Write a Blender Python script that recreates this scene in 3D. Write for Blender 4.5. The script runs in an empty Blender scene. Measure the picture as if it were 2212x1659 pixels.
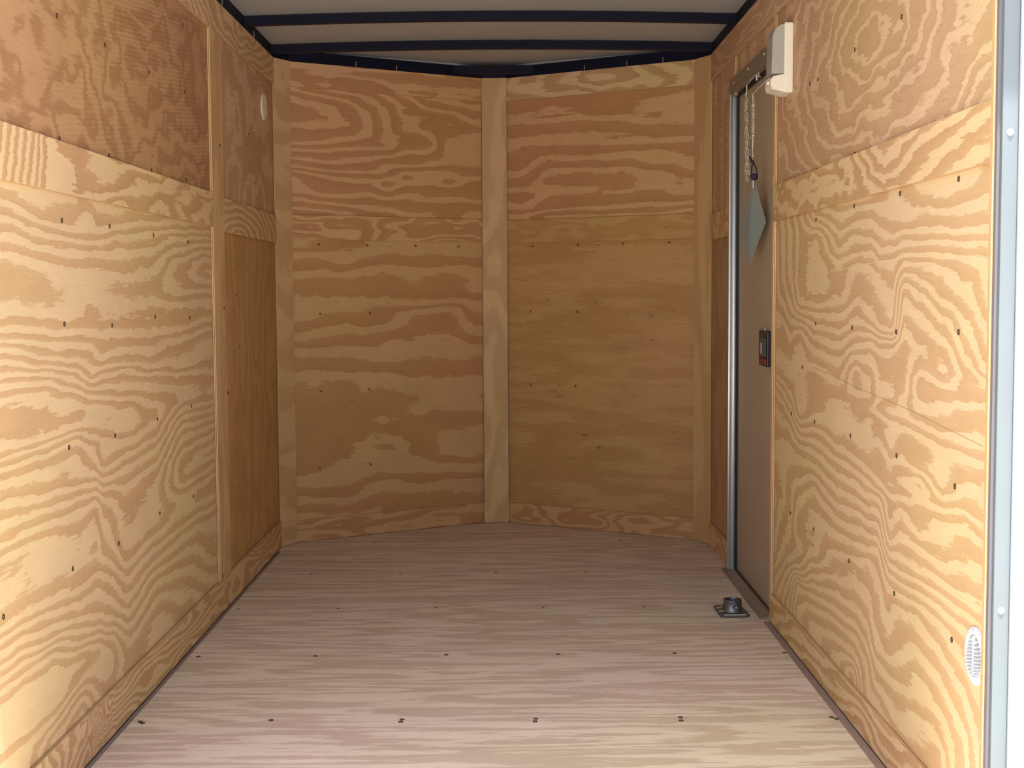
import bpy, bmesh, math, random
import numpy as np
from mathutils import Vector, Matrix

random.seed(7)
rng = np.random.RandomState(11)
scene = bpy.context.scene
col = scene.collection

# ------------------------------------------------------------------ camera
W, H = 1.73, 1.957            # inside width and plywood height of the trailer
Y_REAR, Y_CORNER, Y_NOSE = 2.24, 5.394, 5.94
cam_data = bpy.data.cameras.new('camera')
cam_data.sensor_width = 36.0
cam_data.lens = 2900.0 / 2212.0 * 36.0
cam_data.clip_start = 0.05
cam_data.clip_end = 500
cam = bpy.data.objects.new('camera', cam_data)
col.objects.link(cam)
_t, _y, _r = 0.06784, -0.00222, 0.00565
r0 = Vector((math.cos(_y), math.sin(_y), 0)); f0 = Vector((-math.sin(_y), math.cos(_y), 0)); zz = Vector((0, 0, 1))
F = f0 * math.cos(_t) - zz * math.sin(_t)
U = f0 * math.sin(_t) + zz * math.cos(_t)
R = r0 * math.cos(_r) - U * math.sin(_r)
U2 = r0 * math.sin(_r) + U * math.cos(_r)
m = Matrix((R, U2, -F)).transposed().to_4x4()
m.translation = Vector((0.92447, 0.0, 1.02258))
cam.matrix_world = m
scene.camera = cam

# ------------------------------------------------------------------ sky, sun, exposure
world = bpy.data.worlds.new('world')
scene.world = world
world.use_nodes = True
wn = world.node_tree
wn.nodes.clear()
sky = wn.nodes.new('ShaderNodeTexSky')
sky.sky_type = 'NISHITA'
sky.sun_disc = False
sky.sun_elevation = math.radians(62)
sky.sun_rotation = math.radians(200)
sky.air_density = 1.0
sky.dust_density = 2.0
bg = wn.nodes.new('ShaderNodeBackground')
bg.inputs['Strength'].default_value = 0.19
wo = wn.nodes.new('ShaderNodeOutputWorld')
wn.links.new(sky.outputs[0], bg.inputs['Color'])
wn.links.new(bg.outputs[0], wo.inputs['Surface'])

sun_data = bpy.data.lights.new('sun', 'SUN')
sun_data.energy = 10
sun_data.color = (1.0, 0.97, 0.93)
sun_data.angle = math.radians(0.6)
sun = bpy.data.objects.new('sun', sun_data)
col.objects.link(sun)
sun.location = (3, -6, 12)
sun.rotation_euler = Vector((0.03, -0.17, 0.97)).to_track_quat('Z', 'Y').to_euler()

scene.view_settings.view_transform = 'Standard'
scene.view_settings.look = 'None'
scene.view_settings.exposure = 0.94
scene.view_settings.gamma = 1.0
scene.view_settings.use_curve_mapping = False
scene.cycles.max_bounces = 14
scene.cycles.diffuse_bounces = 9
scene.cycles.glossy_bounces = 4
scene.cycles.sample_clamp_indirect = 6.0
scene.cycles.caustics_reflective = False
scene.cycles.caustics_refractive = False

# ------------------------------------------------------------------ small tools
def srgb(r, g, b):
    f = lambda c: (c / 255.0) / 12.92 if c / 255.0 <= 0.04045 else ((c / 255.0 + 0.055) / 1.055) ** 2.4
    return (f(r), f(g), f(b), 1.0)


def link(o, parent=None):
    col.objects.link(o)
    if parent is not None:
        o.parent = parent
        o.matrix_parent_inverse = Matrix.Identity(4)
        if parent.type == 'EMPTY' or parent.location.length > 0:
            o.matrix_parent_inverse = Matrix.Translation(parent.location).inverted()
    return o


def mesh_obj(name, verts, faces, mats, parent=None, mat_idx=None, smooth=False):
    me = bpy.data.meshes.new(name)
    me.from_pydata([tuple(v) for v in verts], [], [tuple(f) for f in faces])
    for mt in (mats if isinstance(mats, (list, tuple)) else [mats]):
        me.materials.append(mt)
    if mat_idx is not None:
        me.polygons.foreach_set('material_index', mat_idx)
    if smooth:
        me.polygons.foreach_set('use_smooth', [True] * len(me.polygons))
    me.update()
    return link(bpy.data.objects.new(name, me), parent)


def tag(o, label=None, cat=None, group=None, kind=None):
    if label: o['label'] = label
    if cat: o['category'] = cat
    if group: o['group'] = group
    if kind: o['kind'] = kind
    return o


def thing(name, label, cat, loc):
    o = bpy.data.objects.new(name, None)
    o.empty_display_size = 0.05
    o.location = loc
    col.objects.link(o)
    return tag(o, label, cat)


class Shape:
    """collects boxes, tubes, lathes and prisms into one mesh"""
    def __init__(self):
        self.v, self.f = [], []

    def add(self, verts, faces):
        n = len(self.v)
        self.v += [tuple(p) for p in verts]
        self.f += [tuple(i + n for i in fc) for fc in faces]
        return self

    def box(self, x0, x1, y0, y1, z0, z1, bev=0.0):
        bm = bmesh.new()
        bmesh.ops.create_cube(bm, size=1.0)
        for v in bm.verts:
            v.co = Vector(((x0 + x1) / 2 + v.co.x * (x1 - x0), (y0 + y1) / 2 + v.co.y * (y1 - y0), (z0 + z1) / 2 + v.co.z * (z1 - z0)))
        if bev > 0:
            bmesh.ops.bevel(bm, geom=list(bm.edges), offset=bev, segments=2, affect='EDGES', profile=0.5)
        bm.verts.index_update()
        self.add([v.co for v in bm.verts], [[v.index for v in f.verts] for f in bm.faces])
        bm.free()
        return self

    def tube(self, pts, r, seg=8, closed=False):
        pts = [Vector(p) for p in pts]
        n = len(pts)
        rings = []
        up = Vector((0.13, 0.21, 0.97)).normalized()
        for i, p in enumerate(pts):
            if closed:
                d = pts[(i + 1) % n] - pts[i - 1]
            else:
                d = pts[min(i + 1, n - 1)] - pts[max(i - 1, 0)]
            d.normalize()
            a = d.cross(up)
            if a.length < 0.05: a = d.cross(Vector((1, 0, 0)))
            a.normalize()
            b = d.cross(a).normalized()
            up = b.cross(d).cross(d) * -1 if False else a.cross(d)
            rr = r[i] if isinstance(r, (list, tuple)) else r
            rings.append([p + (a * math.cos(2 * math.pi * k / seg) + b * math.sin(2 * math.pi * k / seg)) * rr for k in range(seg)])
        v = [q for ring in rings for q in ring]
        f = []
        m_ = n if closed else n - 1
        for i in range(m_):
            j = (i + 1) % n
            for k in range(seg):
                k2 = (k + 1) % seg
                f.append((i * seg + k, i * seg + k2, j * seg + k2, j * seg + k))
        if not closed:
            f.append(tuple(range(seg))[::-1])
            f.append(tuple((n - 1) * seg + k for k in range(seg)))
        return self.add(v, f)

    def lathe(self, prof, origin, axis='z', seg=32, scale=(1, 1)):
        """prof: list of (radius, height) along axis; axis 'z' or '-x' or 'x' or '-y'"""
        v, f = [], []
        for (r, h) in prof:
            for k in range(seg):
                c, s = math.cos(2 * math.pi * k / seg) * r * scale[0], math.sin(2 * math.pi * k / seg) * r * scale[1]
                if axis == 'z': p = (origin[0] + c, origin[1] + s, origin[2] + h)
                elif axis == '-x': p = (origin[0] - h, origin[1] + c, origin[2] + s)
                elif axis == 'x': p = (origin[0] + h, origin[1] + c, origin[2] + s)
                else: p = (origin[0] + c, origin[1] - h, origin[2] + s)
                v.append(p)
        n = len(prof)
        for i in range(n - 1):
            for k in range(seg):
                k2 = (k + 1) % seg
                f.append((i * seg + k, i * seg + k2, (i + 1) * seg + k2, (i + 1) * seg + k))
        if prof[0][0] > 0: f.append(tuple(range(seg)))
        if prof[-1][0] > 0: f.append(tuple((n - 1) * seg + k for k in range(seg)))
        return self.add(v, f)

    def prism(self, poly, lo, hi, axis='z'):
        """extrude 2D polygon along an axis; axis z: (x,y), axis y: (x,z), axis x: (y,z)"""
        n = len(poly)
        mk = {'z': lambda a, b, h: (a, b, h), 'y': lambda a, b, h: (a, h, b), 'x': lambda a, b, h: (h, a, b)}[axis]
        v = [mk(a, b, lo) for a, b in poly] + [mk(a, b, hi) for a, b in poly]
        f = [tuple(range(n))[::-1], tuple(range(n, 2 * n))] + [(i, (i + 1) % n, n + (i + 1) % n, n + i) for i in range(n)]
        return self.add(v, f)

    def build(self, name, mat, parent=None, smooth=False, auto=None):
        o = mesh_obj(name, self.v, self.f, mat, parent)
        bm = bmesh.new(); bm.from_mesh(o.data)
        bmesh.ops.remove_doubles(bm, verts=bm.verts, dist=1e-6)
        bmesh.ops.recalc_face_normals(bm, faces=bm.faces)
        for f in bm.faces: f.smooth = smooth
        if smooth:
            for e in bm.edges:
                if len(e.link_faces) == 2 and e.calc_face_angle(0) > math.radians(40): e.smooth = False
        bm.to_mesh(o.data); bm.free()
        return o


# ------------------------------------------------------------------ materials
def new_mat(name):
    mt = bpy.data.materials.new(name)
    mt.use_nodes = True
    nt = mt.node_tree
    nt.nodes.clear()
    out = nt.nodes.new('ShaderNodeOutputMaterial')
    b = nt.nodes.new('ShaderNodeBsdfPrincipled')
    nt.links.new(b.outputs[0], out.inputs['Surface'])
    return mt, nt, b


def mat_plain(name, color, rough=0.5, metal=0.0, var=0.08, scale=30.0, bump=0.0, trans=0.0, spec=0.5):
    mt, nt, b = new_mat(name)
    tc = nt.nodes.new('ShaderNodeTexCoord')
    nz = nt.nodes.new('ShaderNodeTexNoise')
    nz.inputs['Scale'].default_value = scale
    nz.inputs['Detail'].default_value = 4
    nt.links.new(tc.outputs['Object'], nz.inputs['Vector'])
    mx = nt.nodes.new('ShaderNodeMix'); mx.data_type = 'RGBA'
    c = color
    mx.inputs['A'].default_value = tuple(x * (1 - var) for x in c[:3]) + (1,)
    mx.inputs['B'].default_value = tuple(min(1, x * (1 + var)) for x in c[:3]) + (1,)
    nt.links.new(nz.outputs['Fac'], mx.inputs['Factor'])
    nt.links.new(mx.outputs['Result'], b.inputs['Base Color'])
    b.inputs['Roughness'].default_value = rough
    b.inputs['Metallic'].default_value = metal
    b.inputs['Specular IOR Level'].default_value = spec
    b.inputs['Transmission Weight'].default_value = trans
    if bump > 0:
        bp = nt.nodes.new('ShaderNodeBump')
        bp.inputs['Strength'].default_value = bump
        bp.inputs['Distance'].default_value = 0.002
        nt.links.new(nz.outputs['Fac'], bp.inputs['Height'])
        nt.links.new(bp.outputs[0], b.inputs['Normal'])
    return mt


def mat_plywood(name, light, dark, warm=(1.0, 1.0, 1.0), fibre='u', contrast=1.0, rag=0.10, soft=0.22, fleck=0.0,
                width=0.0, hatch=0.0, hatch_ang=0.0, rough=0.62):
    """rotary-cut pine veneer.  The mesh attribute 'grain' counts growth rings (dark late wood at the
    whole numbers); noise frays the ring edges along the fibre and adds fine fibre streaks."""
    mt, nt, b = new_mat(name)
    N, L = nt.nodes, nt.links

    def math_(op, a, c=None, clamp=False):
        n = N.new('ShaderNodeMath'); n.operation = op; n.use_clamp = clamp
        for i, x in enumerate((a, c)):
            if x is None: continue
            if isinstance(x, (int, float)): n.inputs[i].default_value = x
            else: L.new(x, n.inputs[i])
        return n.outputs[0]

    def noise(sx, sy, detail=3.0, rough_=0.55, off=0.0):
        mp = N.new('ShaderNodeMapping')
        mp.inputs['Scale'].default_value = (sx, sy, 1)
        mp.inputs['Location'].default_value = (off, off * 1.7, off * 0.3)
        L.new(uv.outputs[0], mp.inputs['Vector'])
        nz = N.new('ShaderNodeTexNoise')
        nz.inputs['Scale'].default_value = 1.0
        nz.inputs['Detail'].default_value = detail
        nz.inputs['Roughness'].default_value = rough_
        L.new(mp.outputs[0], nz.inputs['Vector'])
        return nz.outputs['Fac']

    uv = N.new('ShaderNodeAttribute'); uv.attribute_name = 'sheet'
    uv = type('o', (), {'outputs': [uv.outputs['Vector']]})
    at = N.new('ShaderNodeAttribute'); at.attribute_name = 'grain'
    a, c = (14, 110) if fibre == 'u' else (110, 14)
    a2, c2 = (26, 420) if fibre == 'u' else (420, 26)
    n1 = noise(22, 22, 3, 0.6, 3.1)
    n2 = noise(a, c, 3, 0.6, 7.7)
    h = math_('ADD', at.outputs['Fac'], math_('MULTIPLY', math_('SUBTRACT', n1, 0.5), 0.24))
    h = math_('ADD', h, math_('MULTIPLY', math_('SUBTRACT', n2, 0.5), rag * 6))
    cs = math_('COSINE', math_('MULTIPLY', h, 2 * math.pi))
    mr = N.new('ShaderNodeMapRange'); mr.interpolation_type = 'SMOOTHSTEP'
    mr.inputs['From Min'].default_value = -soft + width
    mr.inputs['From Max'].default_value = soft + width
    L.new(cs, mr.inputs['Value'])
    # a little darker towards the one sharp side of each late-wood band
    saw = math_('FRACT', math_('ADD', h, 0.25))
    saw = math_('MULTIPLY', saw, 0.45)
    fac = math_('MULTIPLY', mr.outputs[0], math_('ADD', saw, 0.78))
    fac = math_('MULTIPLY', fac, contrast, clamp=True)
    hue = noise(1.3, 1.9, 2, 0.5, 1.3)
    hr = N.new('ShaderNodeMapRange')
    hr.inputs['From Min'].default_value = 0.38; hr.inputs['From Max'].default_value = 0.62
    L.new(hue, hr.inputs['Value'])

    def pair(colr):
        mx = N.new('ShaderNodeMix'); mx.data_type = 'RGBA'
        mx.inputs['A'].default_value = (min(1, colr[0] * 1.0 * warm[0]), colr[1] * 0.97 * warm[1], colr[2] * 1.03 * warm[2], 1)
        mx.inputs['B'].default_value = (colr[0] * 0.985 * warm[0], colr[1] * 1.02 * warm[1], colr[2] * 0.95 * warm[2], 1)
        L.new(hr.outputs[0], mx.inputs['Factor'])
        return mx.outputs['Result']
    mx = N.new('ShaderNodeMix'); mx.data_type = 'RGBA'
    L.new(fac, mx.inputs['Factor'])
    L.new(pair(light), mx.inputs['A']); L.new(pair(dark), mx.inputs['B'])
    # fibre streaks
    n3 = noise(a2, c2, 2, 0.5, 5.2)
    n4 = noise(5, 9, 4, 0.6, 2.2)
    st = math_('ADD', math_('MULTIPLY', n3, 0.20), math_('MULTIPLY', n4, 0.22))
    st = math_('ADD', st, 0.79)
    if fleck > 0:
        fl = noise(16 if fibre == 'u' else 60, 60 if fibre == 'u' else 16, 2, 0.5, 9.4)
        flr = N.new('ShaderNodeMapRange')
        flr.inputs['From Min'].default_value = 0.68; flr.inputs['From Max'].default_value = 0.76
        L.new(fl, flr.inputs['Value'])
        st = math_('SUBTRACT', st, math_('MULTIPLY', flr.outputs[0], fleck))
    vm = N.new('ShaderNodeVectorMath'); vm.operation = 'SCALE'
    L.new(mx.outputs['Result'], vm.inputs[0]); L.new(st, vm.inputs['Scale'])
    L.new(vm.outputs[0], b.inputs['Base Color'])
    b.inputs['Roughness'].default_value = rough
    b.inputs['Specular IOR Level'].default_value = 0.35
    hgt = math_('ADD', math_('MULTIPLY', fac, 0.5), math_('MULTIPLY', n3, 0.6))
    if hatch > 0:                       # knife-check corrugation of a rough-peeled veneer
        mp = N.new('ShaderNodeMapping'); mp.inputs['Rotation'].default_value = (0, 0, hatch_ang)
        L.new(uv.outputs[0], mp.inputs['Vector'])
        wv = N.new('ShaderNodeTexWave'); wv.wave_type = 'BANDS'; wv.bands_direction = 'Y'
        wv.inputs['Scale'].default_value = 28
        wv.inputs['Distortion'].default_value = 1.6
        wv.inputs['Detail'].default_value = 2
        wv.inputs['Detail Scale'].default_value = 1.5
        L.new(mp.outputs[0], wv.inputs['Vector'])
        msk = N.new('ShaderNodeMapRange')
        msk.inputs['From Min'].default_value = 0.42; msk.inputs['From Max'].default_value = 0.62
        L.new(noise(1.6, 2.6, 2, 0.5, 12.0), msk.inputs['Value'])
        hgt = math_('ADD', hgt, math_('MULTIPLY', math_('MULTIPLY', wv.outputs['Fac'], msk.outputs[0]), hatch))
    bp = N.new('ShaderNodeBump')
    bp.inputs['Strength'].default_value = 0.35
    bp.inputs['Distance'].default_value = 0.0009
    L.new(hgt, bp.inputs['Height'])
    L.new(bp.outputs[0], b.inputs['Normal'])
    return mt


def mat_ply_edge(name):
    """edge of plywood: thin cross plies seen as light and dark lines"""
    mt, nt, b = new_mat(name)
    N, L = nt.nodes, nt.links
    at = N.new('ShaderNodeAttribute'); at.attribute_name = 'ply'
    m1 = N.new('ShaderNodeMath'); m1.operation = 'SINE'
    m0 = N.new('ShaderNodeMath'); m0.operation = 'MULTIPLY'; m0.inputs[1].default_value = 2 * math.pi * 2.0
    L.new(at.outputs['Fac'], m0.inputs[0]); L.new(m0.outputs[0], m1.inputs[0])
    mr = N.new('ShaderNodeMapRange'); mr.inputs['From Min'].default_value = -0.2; mr.inputs['From Max'].default_value = 0.2
    L.new(m1.outputs[0], mr.inputs['Value'])
    tc = N.new('ShaderNodeTexCoord')
    nz = N.new('ShaderNodeTexNoise'); nz.inputs['Scale'].default_value = 60; nz.inputs['Detail'].default_value = 4
    L.new(tc.outputs['Object'], nz.inputs['Vector'])
    mx = N.new('ShaderNodeMix'); mx.data_type = 'RGBA'
    mx.inputs['A'].default_value = srgb(168, 122, 78); mx.inputs['B'].default_value = srgb(236, 206, 154)
    L.new(mr.outputs[0], mx.inputs['Factor'])
    ml = N.new('ShaderNodeMix'); ml.data_type = 'RGBA'; ml.blend_type = 'MULTIPLY'; ml.inputs['Factor'].default_value = 0.35
    L.new(mx.outputs['Result'], ml.inputs['A']); L.new(nz.outputs['Fac'], ml.inputs['B'])
    L.new(ml.outputs['Result'], b.inputs['Base Color'])
    b.inputs['Roughness'].default_value = 0.8
    return mt


LIGHT, DARK = srgb(220, 193, 149), srgb(199, 163, 118)
M_PLY = mat_plywood('plywood_ringed', LIGHT, DARK)
M_PLY_RED = mat_plywood('plywood_reddish', srgb(184, 144, 104), srgb(154, 110, 74), rag=0.16, soft=0.7, contrast=0.8, hatch=5.0, hatch_ang=-0.12, width=0.3)
M_PLY_TAN = mat_plywood('plywood_tan', srgb(214, 182, 144), srgb(188, 150, 112), rag=0.12, soft=0.3, contrast=0.9, width=-0.45)
M_PLY_FRONT = mat_plywood('plywood_front', srgb(206, 168, 120), srgb(184, 136, 88), rag=0.05, soft=0.22, contrast=0.9, fleck=0.22)
M_PLY_FRONT_UP = mat_plywood('plywood_front_upper', srgb(212, 170, 126), srgb(184, 134, 90), rag=0.06, soft=0.3, contrast=0.9, width=-0.25)
M_PLY_PLAIN = mat_plywood('plywood_plain', srgb(198, 158, 106), srgb(180, 136, 84), rag=0.14, soft=0.9, contrast=0.7, fleck=0.4)
M_PLY_MUTED = mat_plywood('plywood_muted', srgb(186, 154, 116), srgb(168, 132, 96), rag=0.08, soft=0.8, contrast=0.8)
M_BAND = mat_plywood('plywood_strip', srgb(220, 190, 145), srgb(192, 152, 108), rag=0.10, soft=0.2)
M_STUD = mat_plywood('pine_upright', srgb(214, 180, 134), srgb(196, 158, 112), fibre='v', rag=0.04, soft=0.5, contrast=0.8)
M_FLOOR = mat_plywood('plywood_floor', srgb(222, 211, 192), srgb(192, 173, 152), rag=0.16, soft=0.6, contrast=0.8, rough=0.55)
M_EDGE = mat_ply_edge('plywood_edge')
M_ROOF = mat_plain('roof_sheet_grey', srgb(172, 174, 176), 0.45, 0.0, 0.04, 3)
M_STEEL_DARK = mat_plain('dark_painted_steel', srgb(12, 14, 36), 0.6, 0.0, 0.15, 20, spec=0.2)
M_ALU = mat_plain('brushed_aluminium', srgb(196, 198, 200), 0.36, 0.8, 0.05, 12)
M_ALU_REAR = mat_plain('weathered_aluminium', srgb(116, 124, 127), 0.6, 0.2, 0.10, 5)
M_LIP = mat_plain('grey_channel', srgb(112, 108, 112), 0.6, 0.2, 0.05, 8)
M_POST = mat_plain('white_painted_post', srgb(176, 182, 190), 0.4, 0.0, 0.03, 3)
M_ALU_TINTED = mat_plain('wood_tinted_aluminium', srgb(146, 132, 116), 0.5, 0.4, 0.06, 12)  # tan tone: wood reflected in the door header, put into the base colour
M_DOOR = mat_plain('door_skin_tan_grey', srgb(176, 160, 138), 0.5, 0.0, 0.03, 2)
M_RUBBER = mat_plain('black_rubber', srgb(30, 27, 27), 0.7, 0.0, 0.1, 30)
M_GAP = mat_plain('grey_floor_gap', srgb(150, 132, 118), 0.8, 0.0, 0.12, 18)
M_WHITE = mat_plain('white_plastic', srgb(236, 230, 214), 0.4, 0.0, 0.02, 6)
M_WHITE_PAINT = mat_plain('white_painted_metal', srgb(222, 226, 232), 0.35, 0.0, 0.02, 4)
M_LENS = mat_plain('frosted_lens', srgb(206, 204, 198), 0.25, 0.0, 0.03, 8, trans=0.35)
M_GALV = mat_plain('galvanised_steel', srgb(116, 118, 122), 0.38, 0.85, 0.2, 60, bump=0.15)
M_WIRE = mat_plain('bright_steel_wire', srgb(222, 214, 204), 0.35, 0.45, 0.1, 80)
M_BLACK = mat_plain('black_plastic', srgb(26, 26, 32), 0.4, 0.0, 0.1, 30)
M_CORD = mat_plain('dark_purple_cord', srgb(44, 28, 52), 0.75, 0.0, 0.2, 80)
M_RED = mat_plain('dark_red_plastic', srgb(120, 26, 34), 0.4, 0.0, 0.1, 30)
M_PADDLE = mat_plain('slate_blue_plastic', srgb(58, 66, 78), 0.35, 0.0, 0.1, 30)
M_LABEL = mat_plain('pale_grey_plate', srgb(170, 170, 172), 0.4, 0.0, 0.05, 30)
M_POUCH = mat_plain('grey_teal_sheet', srgb(132, 146, 144), 0.4, 0.0, 0.12, 9)
M_SCREW = mat_plain('dark_screw_head', srgb(58, 44, 30), 0.5, 0.3, 0.2, 300)
M_SCREW_IN = mat_plain('screw_drive_tan', srgb(170, 142, 96), 0.45, 0.3, 0.2, 300)
M_GROUND = mat_plain('pale_concrete', srgb(206, 202, 192), 0.85, 0.0, 0.08, 2)
M_SLOT = mat_plain('vent_shadow_grey', srgb(150, 152, 150), 0.7, 0.0, 0.05, 30)


# ------------------------------------------------------------------ growth-ring fields
def vnoise(x, y, seed):
    """smooth value noise on a random lattice"""
    r_ = np.random.RandomState(seed)
    tab = r_.rand(64, 64)
    xi, yi = np.floor(x).astype(int), np.floor(y).astype(int)
    fx, fy = x - xi, y - yi
    fx, fy = fx * fx * (3 - 2 * fx), fy * fy * (3 - 2 * fy)
    g = lambda i, j: tab[i % 64, j % 64]
    return ((g(xi, yi) * (1 - fx) + g(xi + 1, yi) * fx) * (1 - fy) + (g(xi, yi + 1) * (1 - fx) + g(xi + 1, yi + 1) * fx) * fy) - 0.5


def fbm(x, y, seed, oct_=3):
    s, a = 0, 1.0
    for k in range(oct_):
        s = s + a * vnoise(x * 2 ** k + 3.3 * k, y * 2 ** k + 1.7 * k, seed + k)
        a *= 0.5
    return s


def blur(a, k):
    for ax in (0, 1):
        kk = k[ax]
        if kk < 1: continue
        w = np.array([math.exp(-0.5 * (i / (kk * 0.5)) ** 2) for i in range(-kk, kk + 1)]); w /= w.sum()
        p = np.pad(a, [(kk, kk) if i == ax else (0, 0) for i in (0, 1)], mode='edge')
        n = a.shape[ax]
        a = sum(w[i] * (p[i:i + n, :] if ax == 0 else p[:, i:i + n]) for i in range(2 * kk + 1))
    return a


def traced(table, sharp=2):
    """ring numbers read off the sheet along several uprights; interpolated between them"""
    def f(a, b):                         # a: (nx,1) positions along, b: (1,ny) heights
        av, bv = a[:, 0], b[0]
        prof = np.array([np.interp(bv, [p[0] for p in pts], [p[1] for p in pts]) for _, pts in table])
        xs = np.array([t[0] for t in table])
        i = np.clip(np.searchsorted(xs, av) - 1, 0, len(xs) - 2)
        t = np.clip((av - xs[i]) / (xs[i + 1] - xs[i]), 0, 1)[:, None]
        t = t * 0.5 + 0.5 * t * t * (3 - 2 * t)
        g = prof[i] * (1 - t) + prof[i + 1] * t
        g = blur(g, (sharp, 1))
        return g + 0.18 * fbm(a * 9, b * 14, 5, 2)
    return f


def rings(seed, ka=2.0, kb=3.0, amp=2.5, lin=0.0, kb2=None):
    def f(a, b):
        return lin * b + amp * fbm(a * ka + seed, b * kb + seed * 1.3, seed, 3) * 2
    return f


def eye(cx, cz, sx, sz, n, seed, amp=1.2):
    """closed rings round an eye of the veneer"""
    def f(a, b):
        r = np.sqrt(((a - cx) / sx) ** 2 + ((b - cz) / sz) ** 2)
        return n * r + amp * fbm(a * 4 + seed, b * 7, seed, 3)
    return f


# ------------------------------------------------------------------ plywood pieces
def slab(name, p0, u, v, w, h, t, mat, field, parent, res=(0.02, 0.012), a0=0.0, b0=0.0, span=None, edge=None):
    """A sheet whose room-side face starts at corner p0 and runs w along u, h along v; t thick behind the face.
    field(a,b) gives the growth-ring number; a = a0 + distance along u, b = b0 + distance along v.
    span(b) -> (lo, hi) clips a row of the face (for the floor sheets in the nose)."""
    p0, u, v = np.array(p0, float), np.array(u, float), np.array(v, float)
    n = np.cross(u, v)
    nx, ny = max(2, int(round(w / res[0])) + 1), max(2, int(round(h / res[1])) + 1)
    a = np.linspace(0, w, nx)[:, None] * np.ones((1, ny))
    b = np.ones((nx, 1)) * np.linspace(0, h, ny)[None, :]
    if span is not None:
        for j in range(ny):
            lo, hi = span(b0 + b[0, j])
            a[:, j] = np.linspace(lo - a0, hi - a0, nx)
    A, B = a + a0, b + b0
    if span is None:
        g = field(A[:, :1], B[:1, :]) + np.zeros_like(A)
    else:
        g = field(A, B)
    front = p0 + a[..., None] * u + b[..., None] * v
    V = front.reshape(-1, 3)
    idx = np.arange(nx * ny).reshape(nx, ny)
    q = np.stack([idx[:-1, :-1], idx[1:, :-1], idx[1:, 1:], idx[:-1, 1:]], -1).reshape(-1, 4)
    # rim: ring of boundary vertices, duplicated (front rim and back rim)
    rim = np.concatenate([idx[:, 0], idx[-1, 1:], idx[:-1, -1][::-1], idx[0, 1:-1][::-1]])
    m_ = len(rim)
    RF = V[rim]
    RB = RF - n * t
    base = len(V)
    V2 = np.concatenate([V, RF, RB])
    k = np.arange(m_); k2 = (k + 1) % m_
    side = np.stack([base + k2, base + k, base + m_ + k, base + m_ + k2], -1)
    faces = q.tolist() + side.tolist() + [(base + m_ + np.arange(m_))[::-1].tolist()]
    mi = [0] * len(q) + [1] * (m_ + 1)
    me = bpy.data.meshes.new(name)
    me.from_pydata(V2.tolist(), [], faces)
    me.materials.append(mat); me.materials.append(edge or M_EDGE)
    me.polygons.foreach_set('material_index', mi)
    at = me.attributes.new('grain', 'FLOAT', 'POINT')
    at.data.foreach_set('value', np.concatenate([g.reshape(-1), np.zeros(2 * m_)]).astype(np.float32))
    sh = me.attributes.new('sheet', 'FLOAT_VECTOR', 'POINT')
    S = np.zeros((len(V2), 3), np.float32)
    S[:base, 0] = A.reshape(-1); S[:base, 1] = B.reshape(-1)
    sh.data.foreach_set('vector', S.reshape(-1))
    pl = me.attributes.new('ply', 'FLOAT', 'POINT')
    pl.data.foreach_set('value', np.concatenate([np.zeros(base + m_), np.ones(m_)]).astype(np.float32))
    me.update()
    return link(bpy.data.objects.new(name, me), parent)


def screw_mesh():
    v, f, mi = [], [], []
    seg = 10
    for r, h in ((0.0058, 0.0), (0.0054, 0.0010), (0.0032, 0.0010), (0.0028, 0.0003)):
        for k in range(seg):
            v.append((r * math.cos(2 * math.pi * k / seg), r * math.sin(2 * math.pi * k / seg), h))
    for i in range(3):
        for k in range(seg):
            f.append((i * seg + k, i * seg + (k + 1) % seg, (i + 1) * seg + (k + 1) % seg, (i + 1) * seg + k)); mi.append(0)
    f.append(tuple(3 * seg + k for k in range(seg))); mi.append(1)
    me = bpy.data.meshes.new('screw')
    me.from_pydata(v, [], f)
    me.materials.append(M_SCREW); me.materials.append(M_SCREW_IN)
    me.polygons.foreach_set('material_index', mi)
    me.update()
    return me


SCREW = screw_mesh()


def screw(p, normal, parent, s=1.0):
    o = bpy.data.objects.new('screw', SCREW)
    q = Vector(normal).to_track_quat('Z', 'Y')
    o.rotation_euler = q.to_euler()
    o.location = p
    o.scale = (s, s, s)
    col.objects.link(o)
    o.parent = parent
    return o


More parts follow.
